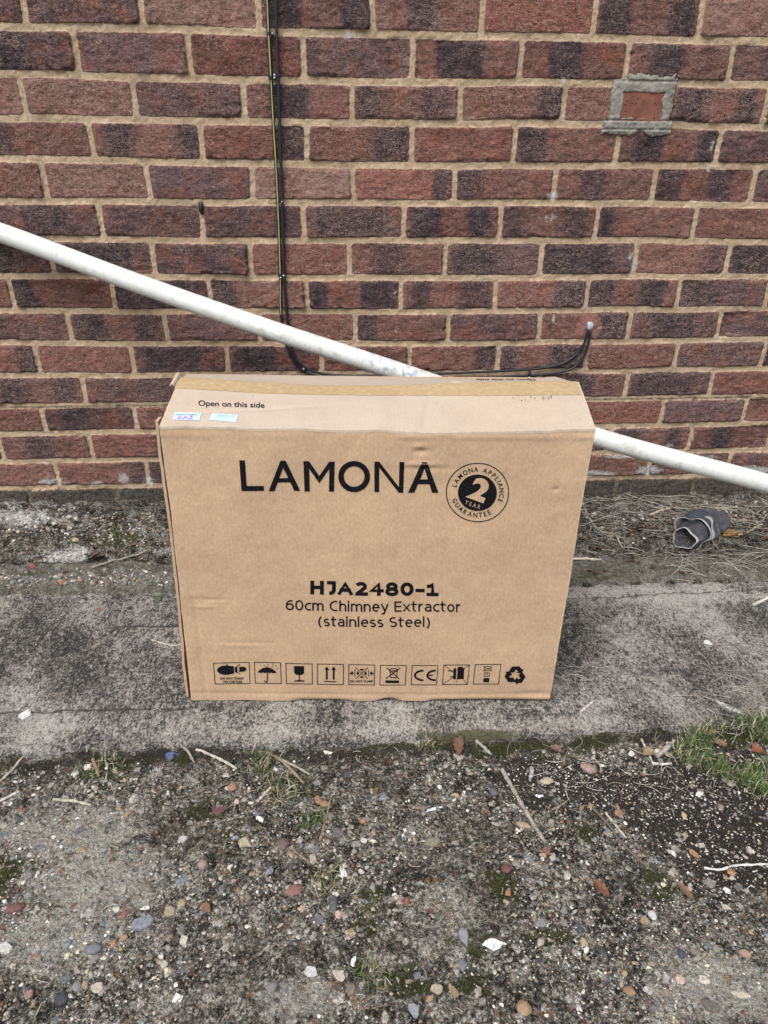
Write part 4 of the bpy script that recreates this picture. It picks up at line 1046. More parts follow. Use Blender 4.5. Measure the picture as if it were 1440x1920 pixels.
def recyc(d, f):
    cx, cy, = 1126, 184
    base = [(-52,-34),(-38,-68),(28,-70),(50,-45),(60,-52),(52,-15),(12,-20),(22,-28),(8,-44),(-12,-44),(-26,-20)]
    base = [(-48,-28),(-24,-70),(30,-71),(47,-46),(60,-50),(44,-12),(6,-22),(20,-30),(4,-46),(-10,-20)]
    for r in (0, 120, 240):
        a = math.radians(r); pts = [(cx+(x*math.cos(a)-y*math.sin(a))*1.12, cy+6+(x*math.sin(a)+y*math.cos(a))*1.0) for x, y in base]
        bmq = bmesh.new(); vv = [bmq.verts.new((p[0], p[1], 0)) for p in pts]; fq = bmq.faces.new(vv); bmq.normal_update(); bmesh.ops.triangulate(bmq, faces=[fq]); bmq.verts.index_update()
        d.add([f(*p) for p in pts], [tuple(v.index for v in q.verts) for q in bmq.faces]); bmq.free()
sym(recyc, k2, [])
# printing and stickers on the flaps: measured in the photograph, put on the flap surface
from mathutils.bvhtree import BVHTree
def bvh_of(P):
    n0, n1 = P.shape[:2]; return BVHTree.FromPolygons([tuple(p) for p in P.reshape(-1, 3)], [tuple(int(i) for i in q) for q in grid_faces(n0, n1)])
BT, BRr = bvh_of(Pt), bvh_of(Pr)
def on_flap(tree, off):
    def f(px, py):
        dr = Vector(ray(px, py)).normalized(); h = tree.ray_cast(Vector(CAM), dr)
        if h[0] is None: h = tree.find_nearest(Vector(plane_pt(px, py, .1)))
        return np.array(h[0]) + np.array([0, 0, off])
    return f
d = Decal(); d.text("Open on this side", 372, 496, 761, 10.2, .012, .035); d.build("flap_lettering", M_INK, ft, on_flap(BT, .0007))
d = Decal()
co, fs = text_geo("Open on this side", .012)
wq = co[:, 0].max(); d.add(np.stack([1005-co[:, 0]/wq*112, 711+co[:, 1]*4.6], 1), fs); d.build("flap_lettering", M_INK, rf, on_flap(BRr, .0009))
M_STICK = plain("pale_blue_sticker", (.46, .62, .74), .5, .06, 50, .35); M_PINK = plain("magenta_print", (.52, .18, .52), .6, .2, 300); M_GREY = plain("faded_grey_print", (.22, .30, .36), .6, .3, 300)
d = Decal(); d.poly([(328,774),(377.5,775),(374,789),(323,787.5)]); st = d.build("sticker", M_STICK, ft, on_flap(BT, .0008)); st['label'] = "pale blue sticker with magenta letters"
d = Decal(); d.text("AAZ", 332, 363, 787.2, 6.6, .008); d.build("sticker_lettering", M_PINK, st, on_flap(BT, .0014))
d = Decal(); d.text("General Auctions", 328, 370, 779.2, 2.6, .01, .01); d.build("sticker_heading", M_GREY, st, on_flap(BT, .0014))
d = Decal(); d.poly([(398,776),(447,778.5),(442,792.5),(392,788)]); st = d.build("sticker", M_STICK, ft, on_flap(BT, .0008)); st['label'] = "pale blue sticker with faded grey figures"
d = Decal(); d.text("7 7 7 1", 408, 432, 783, 4.0, .01, .06); d.text("1 A", 435, 443, 780.5, 2.2, .01, .05); d.build("sticker_lettering", M_GREY, st, on_flap(BT, .0014))
# dirty print smudge near the right end of the front flap
M_SMUDGE = plain("smudged_ink", (.16, .12, .10), .8, .5, 400)
d = Decal()
rs = random.Random(4)
for x, y, w_, h_ in ((1033,745,2.2,5),(1028,747,1.6,4),(1018,747,1.8,6),(1022,748,1.5,3),(1003,747,1.3,4),(995,745,1,5),(985,750,1.2,3),(978,752,2.2,2.5),(970,742,5,.8),(962,747,3,.7),(981,739,6,.8),(990,755,.8,1.2),(1007,752,.8,1.5),(975,758,.8,.8),(966,755,.7,.8)):
    d.poly([(x-w_/2+rs.uniform(-.4, .4), y-h_/2), (x+w_/2, y-h_/2+rs.uniform(-.6, .6)), (x+w_/2+rs.uniform(-.5, .5), y+h_/2), (x-w_/2, y+h_/2+rs.uniform(-.5, .5))])
d.build("ink_smudge", M_SMUDGE, ft, on_flap(BT, .0007))

# ------------------------------------------------------------------ pipe leaning along the wall
yl_, yr_ = -.040, -.36
pp = []
for px, py in ((0,436),(260,532),(520,622.5),(720,688),(1115,818.5),(1440,906.5)):
    t = px/1440.; t3 = t
    pp.append(on_wall(px, py, yl_+(yr_-yl_)*t3))
pp = np.array(pp)
d0 = pp[0]-pp[1]; d0 = d0/np.linalg.norm(d0); d1 = pp[-1]-pp[-2]; d1 = d1/np.linalg.norm(d1)
start = pp[0]+d0*.30; start[1] = -.026; end = pp[-1]+d1*((.024-pp[-1][2])/d1[2])
path = spline(np.concatenate([[start], pp, [end]]), 90)
R_ = .0208
V1, f1 = tube_data(path, R_, 28); V2, f2 = tube_data(path, R_-.003, 28)
n1_ = len(V1); fs = f1 + [tuple(i+n1_ for i in q[::-1]) for q in f2]
last = (len(path)-1)*28
for j in range(28):
    k = (j+1) % 28
    fs.append((j, k, k+n1_, j+n1_)); fs.append((last+k, last+j, last+j+n1_, last+k+n1_))
me = mesh_from("plastic_pipe", np.concatenate([V1, V2]), np.array(fs).ravel(), [4]*len(fs), True)
try: me.set_sharp_from_angle(angle=math.radians(60))
except Exception: pass
pipe = link("plastic_pipe", me, M_PIPE)
tag(pipe, "long white plastic waste pipe leaning diagonally against the wall behind the box", "pipe")

# ------------------------------------------------------------------ cables on the wall
def wpath(pts, y, n=80): return spline([on_wall(a, b, y) for a, b in pts], n)
earth = [(499,-60),(501,0),(504,70),(508,145),(512.5,230),(518,320),(522.5,420),(525.5,520),(526,575),(531,620),(540,655),(555,682),(580,701),(640,712),(820,711),(950,706),(1010,703),(1050,698),(1076,689),(1095,668),(1103,645),(1108,614)]
pth = wpath(earth, -.0075, 150); pth[-1] = on_wall(1107, 611, .01)
o = tube("earth_cable", pth, np.interp(np.arange(150), [0, 70, 149], [.0038, .0034, .0029]), [M_BLACK, M_YELLOW], None, 20, (0, 1, 0), 1.0, lambda j: 1 if j in (14, 15) else 0)
for i_, p_ in enumerate(o.data.polygons):
    if i_ >= 62*20: p_.material_index = 0
tag(o, "black cable with a yellow stripe running down the wall left of its twin", "cable")
black = [(516,-60),(517,0),(519,70),(521.5,145),(524,230),(527,320),(530.5,420),(532.5,520),(537,575),(541,620),(547,655),(562,682),(592,698),(640,704),(720,704),(820,701),(950,695),(1010,691),(1050,683),(1078,667),(1096,642),(1102,614)]
pth = wpath(black, -.0085, 150); pth[-1] = on_wall(1103, 611, .01)
o = tube("black_cable", pth, np.interp(np.arange(150), [0, 70, 149], [.0036, .0034, .0029]), [M_BLACK], None, 12, (0, 1, 0))
tag(o, "plain black cable running down the wall and round to the sealed hole", "cable")
def clip(px, py, ang, label, big=1.0, nails=((.006, 0),)):
    P = on_wall(px, py, -.008)
    root = bpy.data.objects.new("cable_clip", None); COL.objects.link(root); root.location = P; root.rotation_euler = (0, ang, 0); root.empty_display_size = .02
    tag(root, label, "cable clip", "clips holding the cables")
    th = np.linspace(0, math.pi, 9)
    prof = [(.0052*math.cos(t)*big, -.0052*math.sin(t)*big) for t in th]
    inn = [(.0040*math.cos(t)*big, -.0040*math.sin(t)*big) for t in th]
    vs = []; fs = []
    for z in (-.0035*big, .0035*big):
        vs += [(x, y, z) for x, y in prof] + [(x, y, z) for x, y in inn]
    m = 9
    for i in range(m-1):
        fs += [(i, i+1, 18+i+1, 18+i), (m+i+1, m+i, 18+m+i, 18+m+i+1), (i+1, i, m+i, m+i+1), (18+i, 18+i+1, 18+m+i+1, 18+m+i)]
    b = len(vs)
    x0, x1, y0, y1, z0, z1 = .0045*big, .0105*big, -.004*big, .008, -.0035*big, .0035*big
    vs += [(x, y, z) for x in (x0, x1) for y in (y0, y1) for z in (z0, z1)]
    fs += [tuple(b+i for i in q) for q in ((0,1,3,2),(4,6,7,5),(0,4,5,1),(2,3,7,6),(0,2,6,4),(1,5,7,3))]
    me = mesh_from("clip_body", vs, [i for q in fs for i in q], [len(q) for q in fs], False)
    link("clip_body", me, M_BLACK, root)
    nl = small_ball("nail", (.0078*big, -.0052*big, 0), (.0022*big, .0016, .0022*big), M_NAIL, root, 3, .02)
clip(508, 146, 0, "black nail-in clip on the striped cable at the upper mortar joint", 1.0)
clip(522, 141, math.pi, "black nail-in clip on the plain cable at the upper mortar joint", 1.0)
clip(505, 63, 0, "topmost black clip on the striped cable near the top edge", .8)
clip(523.5, 378, 0, "small black clip halfway down the striped cable", .8)
clip(525.5, 516, 0, "black clip on the striped cable just above the pipe", 1.0)
clip(532.5, 520, math.pi, "black clip on the plain cable just above the pipe", 1.0)
clip(566, 695, math.radians(-50), "black clip at the bend of the striped cable behind the box top", 1.0)
clip(992, 700, math.radians(90), "black clip on the level cable run behind the box's right end", 1.2)

# ------------------------------------------------------------------ crumpled sock
M_SOCK = None
def sock():
    global M_SOCK
    k = NT("grey_knit_wool")
    n = k.noise(300, 4, .7); n2 = k.noise(30, 4, .6)
    c = k.ramp(n2, [(.3, (.035, .035, .040)), (.7, (.125, .125, .132))])
    rim = k.attr('rim'); c = k.mix(k.ramp(k.math('ADD', rim, k.math('MULTIPLY', k.math('SUBTRACT', n, .5), .5)), [(.35, 0.), (.8, .85)]), c, (.50, .50, .50))
    c = k.mix(1.0, c, k.ramp(n, [(.3, .7), (.7, 1.3)]), 'MULTIPLY')
    M_SOCK = k.done(c, k.bump(n, .5, .002), .97, .1)
    M_HEEL = plain("blue_grey_knit", (.060, .068, .082), .97, .3, 250, .1)
    P0 = at(1284, 1030); P1 = at(1325, 994)
    root = bpy.data.objects.new("sock", None); COL.objects.link(root); root.location = P0+np.array([0, 0, .009]); root.empty_display_size = .05
    tag(root, "crumpled grey sock lying in the dry grass below the pipe", "sock")
    ax = (P1-P0); ax[2] = 0; ln = np.linalg.norm(ax); ax = ax/ln; sd_ = np.array([-ax[1], ax[0], 0])
    def loft(name, t0, t1, rfun, zfun, nrings, inside, mat, rimf, tilt=.0, lat=0.0):
        ns_ = 36; rings = []; rim = []
        ts = list(np.linspace(t1, t0, nrings))
        for t in ts: rings.append((t, 1.0, 0)); 
        if inside:
            for q in np.linspace(.15, 1, 7): rings.append((t0+q*inside, .90-.35*q, 1))
        V = []; 
        for t, sc_, ins in rings:
            r = rfun(t if not ins else t0)*sc_
            for a in np.linspace(0, 2*math.pi, ns_, endpoint=False):
                wr = 1+.11*math.sin(3*a+t*55)+.08*math.sin(5*a-t*38)+.015*math.sin(8*a+t*90)
                x = ax*t + sd_*(math.cos(a)*r*1.05*wr+lat) + np.array([0, 0, zfun(t)+math.sin(a)*r*.78*wr]) + ax*math.sin(a)*tilt*r
                if x[2] < -.004: x[2] = -.004+.0
                V.append(x); rim.append(0 if ins else rimf(t))
        n_ = len(rings); f = []
        for i in range(n_-1):
            for j in range(ns_):
                kx = (j+1) % ns_; f.append((i*ns_+j, i*ns_+kx, (i+1)*ns_+kx, (i+1)*ns_+j))
        f.append(tuple(range(ns_))[::-1])
        if inside: f.append(tuple((n_-1)*ns_+j for j in range(ns_)))
        me = mesh_from(name, V, [i for q in f for i in q], [len(q) for q in f], True, dict(rim=np.array(rim)))
        return link(name, me, mat, root)
    body = loft("sock_body", .012, ln+.055, lambda t: (.043+.003*math.sin(t*130))*(1-.55*sstep(ln+.01, ln+.07, t))*(.92+.08*math.cos(t*40)), lambda t: .036, 44, .05, M_SOCK,
                lambda t: float(max(math.exp(-((t-.014)/.005)**2), .8*math.exp(-((t-.046)/.006)**2), .5*math.exp(-((t-.07)/.006)**2))), .35)
    cuff = loft("sock_cuff", -.028, .030, lambda t: .035*(.84+.16*sstep(-.03, .02, t)), lambda t: .033, 16, .05, M_SOCK, lambda t: math.exp(-((t+.026)/.006)**2), .30, -.004)
    heel = small_ball("heel_patch", tuple(ax*(ln*.80)+sd_*.016+np.array([0, 0, .050])), (.046, .030, .022), M_HEEL, root, 8, .12, 3)
    heel.rotation_euler = (0, .15, math.atan2(ax[1], ax[0]))
sock()

# ------------------------------------------------------------------ stones, chips, twigs, leaves that stand out
def ground_scale(px, py, w_px, h_px):
    P = at(px, py); s = px_size(P); v = P-CAM; e = abs(v[2])/np.linalg.norm(v)
    return P, w_px*s, h_px*s/max(e, .3)
def pebble(name, cat, label, px, py, w_px, h_px, col, kind='round', ang=0.0, seed=None, group=None, lift=.05, rough=.75):
    P, wx, wy = ground_scale(px, py, w_px, h_px)
    if max(col) < .5 or name == 'pebble':
        g_ = sum(col)/3; col = tuple((g_+(c_-g_)*.72)*.76 for c_ in col)
    seed = seed if seed is not None else int(px*7+py)
    rs = random.Random(seed); bm = bmesh.new()
    bmesh.ops.create_icosphere(bm, subdivisions=3 if kind == 'round' else 2, radius=1)
    h = min(wx, wy)*(.34 if kind == 'round' else .26 if kind == 'chip' else .06)
    ph = [rs.uniform(0, 6.28) for _ in range(9)]
    for v in bm.verts:
        c = v.co.copy()
        f = 1+.10*math.sin(2.3*c.x+ph[0])+.10*math.sin(2.7*c.y+ph[1])+.06*math.sin(4*c.x+3*c.y+ph[2])
        if kind != 'round':
            k = rs.uniform(.55, 1.2) if kind == 'flake' else rs.uniform(.80, 1.16); f *= k
            c.z = max(-.7, min(.7, c.z*1.25)); 
        v.co = Vector((c.x*f, c.y*f, c.z))
    if kind != 'round':
        for _ in range(4):
            a = rs.uniform(0, 6.28); nrm = Vector((math.cos(a), math.sin(a), rs.uniform(-.2, .3))).normalized(); dmax = rs.uniform(.55, .85)
            for v in bm.verts:
                q = v.co.dot(nrm)
                if q > dmax: v.co -= nrm*(q-dmax)
    for v in bm.verts: v.co = Vector((v.co.x*wx/2, v.co.y*wy/2, v.co.z*h))
    me = bpy.data.meshes.new(name); bm.to_mesh(me); bm.free()
    for p in me.polygons: p.use_smooth = kind == 'round'
    o = link(name, me, stone_mat(col, rough), None, (P[0], P[1], P[2]+h*lift)); o.rotation_euler = (rs.uniform(-.1, .1), rs.uniform(-.1, .1), ang)
    return tag(o, label, cat, group)
R = math.radians
CR, WH, TN, OR_, RD_, MR, BG, NV, GY, PK, BR_ = (.50,.42,.26), (.54,.53,.50), (.42,.29,.17), (.48,.20,.075), (.27,.09,.07), (.20,.065,.07), (.19,.21,.235), (.045,.052,.07), (.27,.26,.25), (.42,.24,.19), (.26,.13,.075)
for args in (
 ("pebble","pebble","flat cream yellow pebble below and left of the small bright green tuft",458,1579,30,19,CR,'chip',.2),
 ("pebble","pebble","smooth pinkish red oval pebble left of the faded grass tuft",552,1671,31,22,(.33,.13,.10),'round',.3),
 ("pebble","pebble","dull maroon angular pebble lying left of the larger seam tuft",409,1521,26,20,MR,'chip',-.4),
 ("pebble","pebble","rounded orange pebble just below the larger seam tuft",435,1475,19,13,(.42,.22,.09),'round',0),
 ("pebble","pebble","square white chip of stone left of the cream yellow pebble",342,1576,22,17,WH,'chip',.5),
 ("pebble","pebble","cream rounded flint sunk in the dark soil hole",1025,1465,25,14,(.58,.46,.32),'round',.15),
 ("pebble","pebble","long pink and cream flint lying on the dark soil",1101,1440,32,16,(.45,.27,.22),'round',-.5),
 ("pebble","pebble","upright bright orange sliver of brick right of the thin straight straw",1161,1522,12,24,(.45,.20,.08),'chip',0),
 ("pebble","pebble","orange and white broken pebble at the right by the soil edge",1300,1600,16,18,(.52,.25,.09),'chip',.4),
 ("pebble","pebble","round dark red pebble in moss right of centre",948,1628,17,16,(.22,.06,.055),'round',0),
 ("pebble","pebble","small scarlet red pebble left of the round dark red one",762,1691,17,14,(.32,.07,.06),'chip',.2),
 ("pebble","pebble","wide flat grey stone above the mossy strip right of the white chip",1013,1732,30,21,(.30,.29,.29),'chip',-.2),
 ("pebble","pebble","blue grey rounded pebble below the big white chip",865,1808,20,20,BG,'round',0),
 ("pebble","pebble","cream blocky flint in the dark hollow near the bottom edge",818,1855,24,26,(.52,.43,.29),'chip',.7),
 ("pebble","pebble","ochre broken pebble just right of the cream blocky flint",850,1857,15,22,(.42,.26,.11),'chip',.5),
 ("pebble","pebble","large orange tan split pebble at the bottom edge centre right",982,1892,30,25,(.45,.27,.12),'round',-.6),
 ("pebble","pebble","light blue grey angular stone at the bottom edge centre",775,1893,23,27,(.29,.33,.38),'chip',.3),
 ("pebble","pebble","rough orange pink pebble near the right edge of the foreground",1393,1788,23,16,(.48,.27,.17),'chip',-.2),
 ("pebble","pebble","flat orange brown pebble beside the pale concrete patch",1180,1858,25,14,(.40,.22,.10),'round',-.4),
 ("pebble","pebble","white rounded pebble in the cluster by the dark soil",1224,1717,17,14,(.68,.66,.63),'round',.2),
 ("pebble","pebble","tan angular pebble touching the white rounded one",1209,1727,17,15,(.42,.28,.15),'chip',.9),
 ("pebble","pebble","cream bone-shaped flint on the pale concrete patch",1390,1865,36,12,(.62,.54,.40),'round',-.25),
 ("pebble","pebble","pale triangular flint chip above the left bottom corner",10,1777,28,25,(.68,.66,.62),'chip',.8),
 ("pebble","pebble","pale cream square flint near the bottom left",184,1853,28,22,(.60,.53,.40),'chip',.2),
 ("pebble","pebble","dark navy rounded flint near the bottom left corner",115,1873,25,22,NV,'round',0),
 ("pebble","pebble","smooth blue grey pebble above the cream square flint",176,1778,29,19,(.20,.215,.24),'round',.1),
 ("pebble","pebble","tan triangular pebble left of the brown split one",318,1709,25,24,(.46,.35,.21),'chip',.3),
 ("pebble","pebble","small yellow oval pebble above the tan triangular one",341,1694,19,12,(.46,.36,.18),'round',0),
 ("pebble","pebble","orange brown broken pebble right of the yellow oval one",386,1701,18,23,(.32,.15,.07),'chip',1.1),
 ("pebble","pebble","pale cream elongated chip below left of the black plastic scrap",345,1764,22,16,(.64,.60,.52),'chip',-.6),
 ("pebble","pebble","white pointed flint left of the pinkish white holed one",583,1820,28,22,(.66,.66,.66),'chip',.4),
 ("pebble","pebble","pinkish white holed flint right of the pointed white one",636,1827,35,20,(.62,.51,.45),'chip',-.5),
 ("pebble","pebble","grey egg-shaped pebble left below the pointed white flint",510,1852,23,19,(.26,.25,.24),'round',.5),
 ("pebble","pebble","dark blue grey round flint below the faded grass tuft",625,1695,19,25,(.11,.12,.145),'round',0),
 ("pebble","pebble","dark slate triangular flint left of the dark round one",598,1725,20,18,(.14,.15,.18),'chip',.5),
 ("pebble","pebble","pale salmon round pebble straight below the white square chip",380,1621,17,15,(.44,.29,.23),'round',0),
 ("pebble","pebble","dull red long pebble at the left edge of the foreground",30,1703,32,16,(.22,.085,.075),'round',.3),
 ("pebble","pebble","coarse orange pink pebble near the bottom left corner",53,1868,21,17,(.40,.23,.16),'chip',.1),
 ("pebble","pebble","grey green rounded pebble beside the dark navy flint",143,1851,20,15,(.27,.29,.30),'round',.6),
 ("pebble","pebble","large brown mottled flint in the pale patch at the bottom right",1335,1886,40,24,(.17,.145,.12),'chip',-.3),
 ("pebble","pebble","navy blue pebble on the right above the pale patch",1278,1788,17,13,(.055,.075,.12),'round',.2),
 ("pebble","pebble","red brick crumb at the tip of the long grey twig",1024,1596,15,18,(.30,.10,.06),'chip',.3),
 ("pebble","pebble","light grey chalky stone left of the big white chip",870,1757,24,30,(.30,.30,.34),'chip',.2),
 ("pebble","pebble","round dark grey pebble in the fine grit right of centre",1129,1786,15,15,(.075,.08,.09),'round',0),
 ("pebble","pebble","yellow oval pebble in the fine grit right of centre",1093,1766,13,15,(.52,.42,.20),'round',0),
 ("pebble","pebble","cream white pebble on the soil at the right edge",1404,1595,16,12,(.60,.53,.44),'chip',0),
 ("pebble","pebble","blue grey flint lying left of the long grey twig",925,1486,22,12,(.13,.15,.19),'chip',.1),
 ("pebble","pebble","tan flat flint right beside the middle of the long grey twig",982,1548,24,12,(.50,.36,.22),'round',-.3),
 ("pebble","pebble","big blue grey mottled stone left of centre at the front",534//2+0,1732,50,28,(.25,.28,.34),'chip',.6),
 ("pebble","pebble","large lemon grey lichen-crusted stone right of centre",806,1581,34,20,(.30,.29,.17),'chip',.1),
 ("pebble","pebble","small brick red pebble just below the short white straw at the left",40,1518,12,12,(.38,.11,.05),'chip',.2),
 ("pebble","pebble","brown pebble beside the thin brown stem",597,1500,16,14,(.36,.20,.10),'round',.4),
 ("pebble","pebble","ochre pebble touching the thin brown stem",608,1508,17,11,(.42,.25,.09),'round',-.3),
 ("pebble","pebble","tan cube-like flint right of the small green tuft's foot",588,1613,19,18,(.50,.42,.31),'chip',.2),
 ("pebble","pebble","purple grey pebble with a white edge right of the green tuft",635,1565,22,16,(.17,.14,.16),'chip',.3),
 ("pebble","pebble","plum round pebble left of the green grass tuft",531,1584,24,20,(.19,.12,.11),'round',0),
 ("white_chip","chip","triangular white plastic chip on the dark soil hole's edge",1012,1492,16,17,(.76,.82,.82),'flake',.3),
 ("white_chip","chip","big ragged white plaster chip in the lower middle foreground",924,1770,50,21,(.76,.80,.80),'flake',-.1),
 ("white_chip","chip","white rectangular painted splinter right of the green tuft",643,1635,17,24,(.70,.70,.66),'flake',.3),
 ("white_chip","chip","narrow white splinter at the right of the pointed flint",663,1804,9,24,(.72,.71,.68),'flake',-.2),
 ("white_chip","chip","white grey plastic strip lying below the curled brown leaf",817,1516,38,6,(.62,.66,.68),'flake',.2),
 ("white_chip","chip","pale cream chip of wood above the seam moss",1028//2+100,1411,20,7,(.66,.64,.56),'flake',-.25),
 ("paint_fleck","paint fleck","bright blue paint fleck on the mossy seam",318,1418,42,18,(.055,.12,.36),'flake',.1),
 ("paint_fleck","paint fleck","tiny bright red fleck on the ledge at the far left",62,1062,11,11,(.45,.03,.035),'flake',.4),
 ("paint_fleck","paint fleck","white paint splat on the path at the left edge",45,1341,34,17,(.66,.66,.64),'flake',.3),
 ("paint_fleck","paint fleck","white paint splat on the path right of the box",1328,1205,18,11,(.72,.72,.72),'flake',.4),
 ("paint_fleck","paint fleck","dull red paint fleck on the path left of the box",186,1142,13,5,(.35,.10,.10),'flake',0),
 ("black_plastic_scrap","plastic piece","small black plastic scrap lying in the left foreground gravel",380,1741,26,18,(.018,.018,.019),'chip',.5),
 ("black_plastic_scrap","plastic piece","small black plastic scrap on the ledge right of the box",1179,1041,17,17,(.018,.02,.028),'chip',.3),
):
    pebble(*args)
def bent_leaf(label, px, py, w_px, h_px, col, ang, curl=.5, cat="leaf"):
    P, wx, wy = ground_scale(px, py, w_px, h_px); ln = max(wx, wy); wd = min(wx, wy)
    n, m = 13, 7; V = []; rs = random.Random(int(px+py))
    for i in range(n):
        t = i/(n-1); hw = wd*.55*math.sin(math.pi*min(1, t*.93+.04))**.75*(1+.16*math.sin(i*2.6))
        for j in range(m):
            s = j/(m-1)*2-1
            V.append(((t-.5)*ln, s*hw, abs(s)**1.5*hw*curl+curl*.22*ln*(t-.4)**2*1.2+.001*math.sin(i*1.7+j)))
    P3 = np.array(V).reshape(n, m, 3)
    o = sheet("leaf", P3, .0006, (0, 0, 1), stone_mat(tuple(c_*.62 for c_ in col), .7)); o.location = (P[0], P[1], P[2]+.006); o.rotation_euler = (rs.uniform(-.2, .2), rs.uniform(-.2, .2), ang)
    return tag(o, label, cat)
bent_leaf("curled brown dead leaf on the seam in front of the box", 860, 1403, 18, 34, (.24, .125, .085), 1.45, .7)
bent_leaf("rust brown pointed dead leaf in the right foreground", 1125, 1671, 20, 32, (.25, .105, .055), -1.1, .35)
bent_leaf("brown strap-like dead leaf by the white pebble cluster", 1283, 1676, 14, 36, (.30, .18, .12), -1.35, .5)
bent_leaf("yellow and orange dead leaf beside the sock", 1369, 1006, 22, 13, (.50, .28, .05), .2, .4)
bent_leaf("russet dead leaf below the yellow one by the sock", 1372, 1020, 24, 17, (.32, .11, .06), -.3, .5)
bent_leaf("russet dead leaf at the right edge by the wall", 1430, 1012, 28, 14, (.30, .12, .075), .3, .5)
bent_leaf("dark brown dead leaf on the left rubble", 182, 1051, 28, 15, (.10, .052, .040), .4, .7)
bent_leaf("pale green lichen-like leaf left of the dark brown one", 176, 1045, 18, 18, (.30, .36, .33), 1.0, .4)
bent_leaf("reddish brown dead leaf close to the box's left edge", 307, 1047, 24, 15, (.24, .10, .07), .1, .5)
bent_leaf("rust red dead leaf among the right grass patch", 1418, 1412, 22, 16, (.34, .12, .06), .3, .7)
bent_leaf("tan dead leaf in the gap of the right grass patch", 1351, 1399, 20, 12, (.40, .24, .15), -.2, .3)
bent_leaf("buff dead leaf left of the right grass patch", 1215, 1416, 18, 16, (.42, .31, .18), .4, .6)
bent_leaf("folded tan dead leaf in the grass patch's upper edge", 1331, 1378, 20, 10, (.34, .22, .11), .1, .6)
bent_leaf("small pink dead leaf in the soil hollow right of the cream flint", 1041, 1410, 22, 12, (.26, .14, .12), -.5, .5)
def twig(name, cat, label, pts, w_px, col, sides=7, lift=.5, group=None):
    P = [at(a, b) for a, b in pts]; r = px_size(P[0])*w_px/2
    q = spline(P, max(10, len(P)*5)); rs = np.random.default_rng(int(pts[0][0]*3+pts[0][1]))
    q[:, 2] = np.maximum(surf_z(q[:, 0], q[:, 1])*.4 + q[:, 2].max()*.6, surf_z(q[:, 0], q[:, 1])) + r*lift
    rad = r*(1+.18*np.sin(np.arange(len(q))*1.9)+rs.normal(0, .06, len(q))); rad[-2:] *= .7
    return tag(tube(name, q, rad, [stone_mat(col, .8)], None, sides), label, cat, group)
ST, GT, DT = (.50, .45, .35), (.30, .275, .24), (.13, .105, .08)
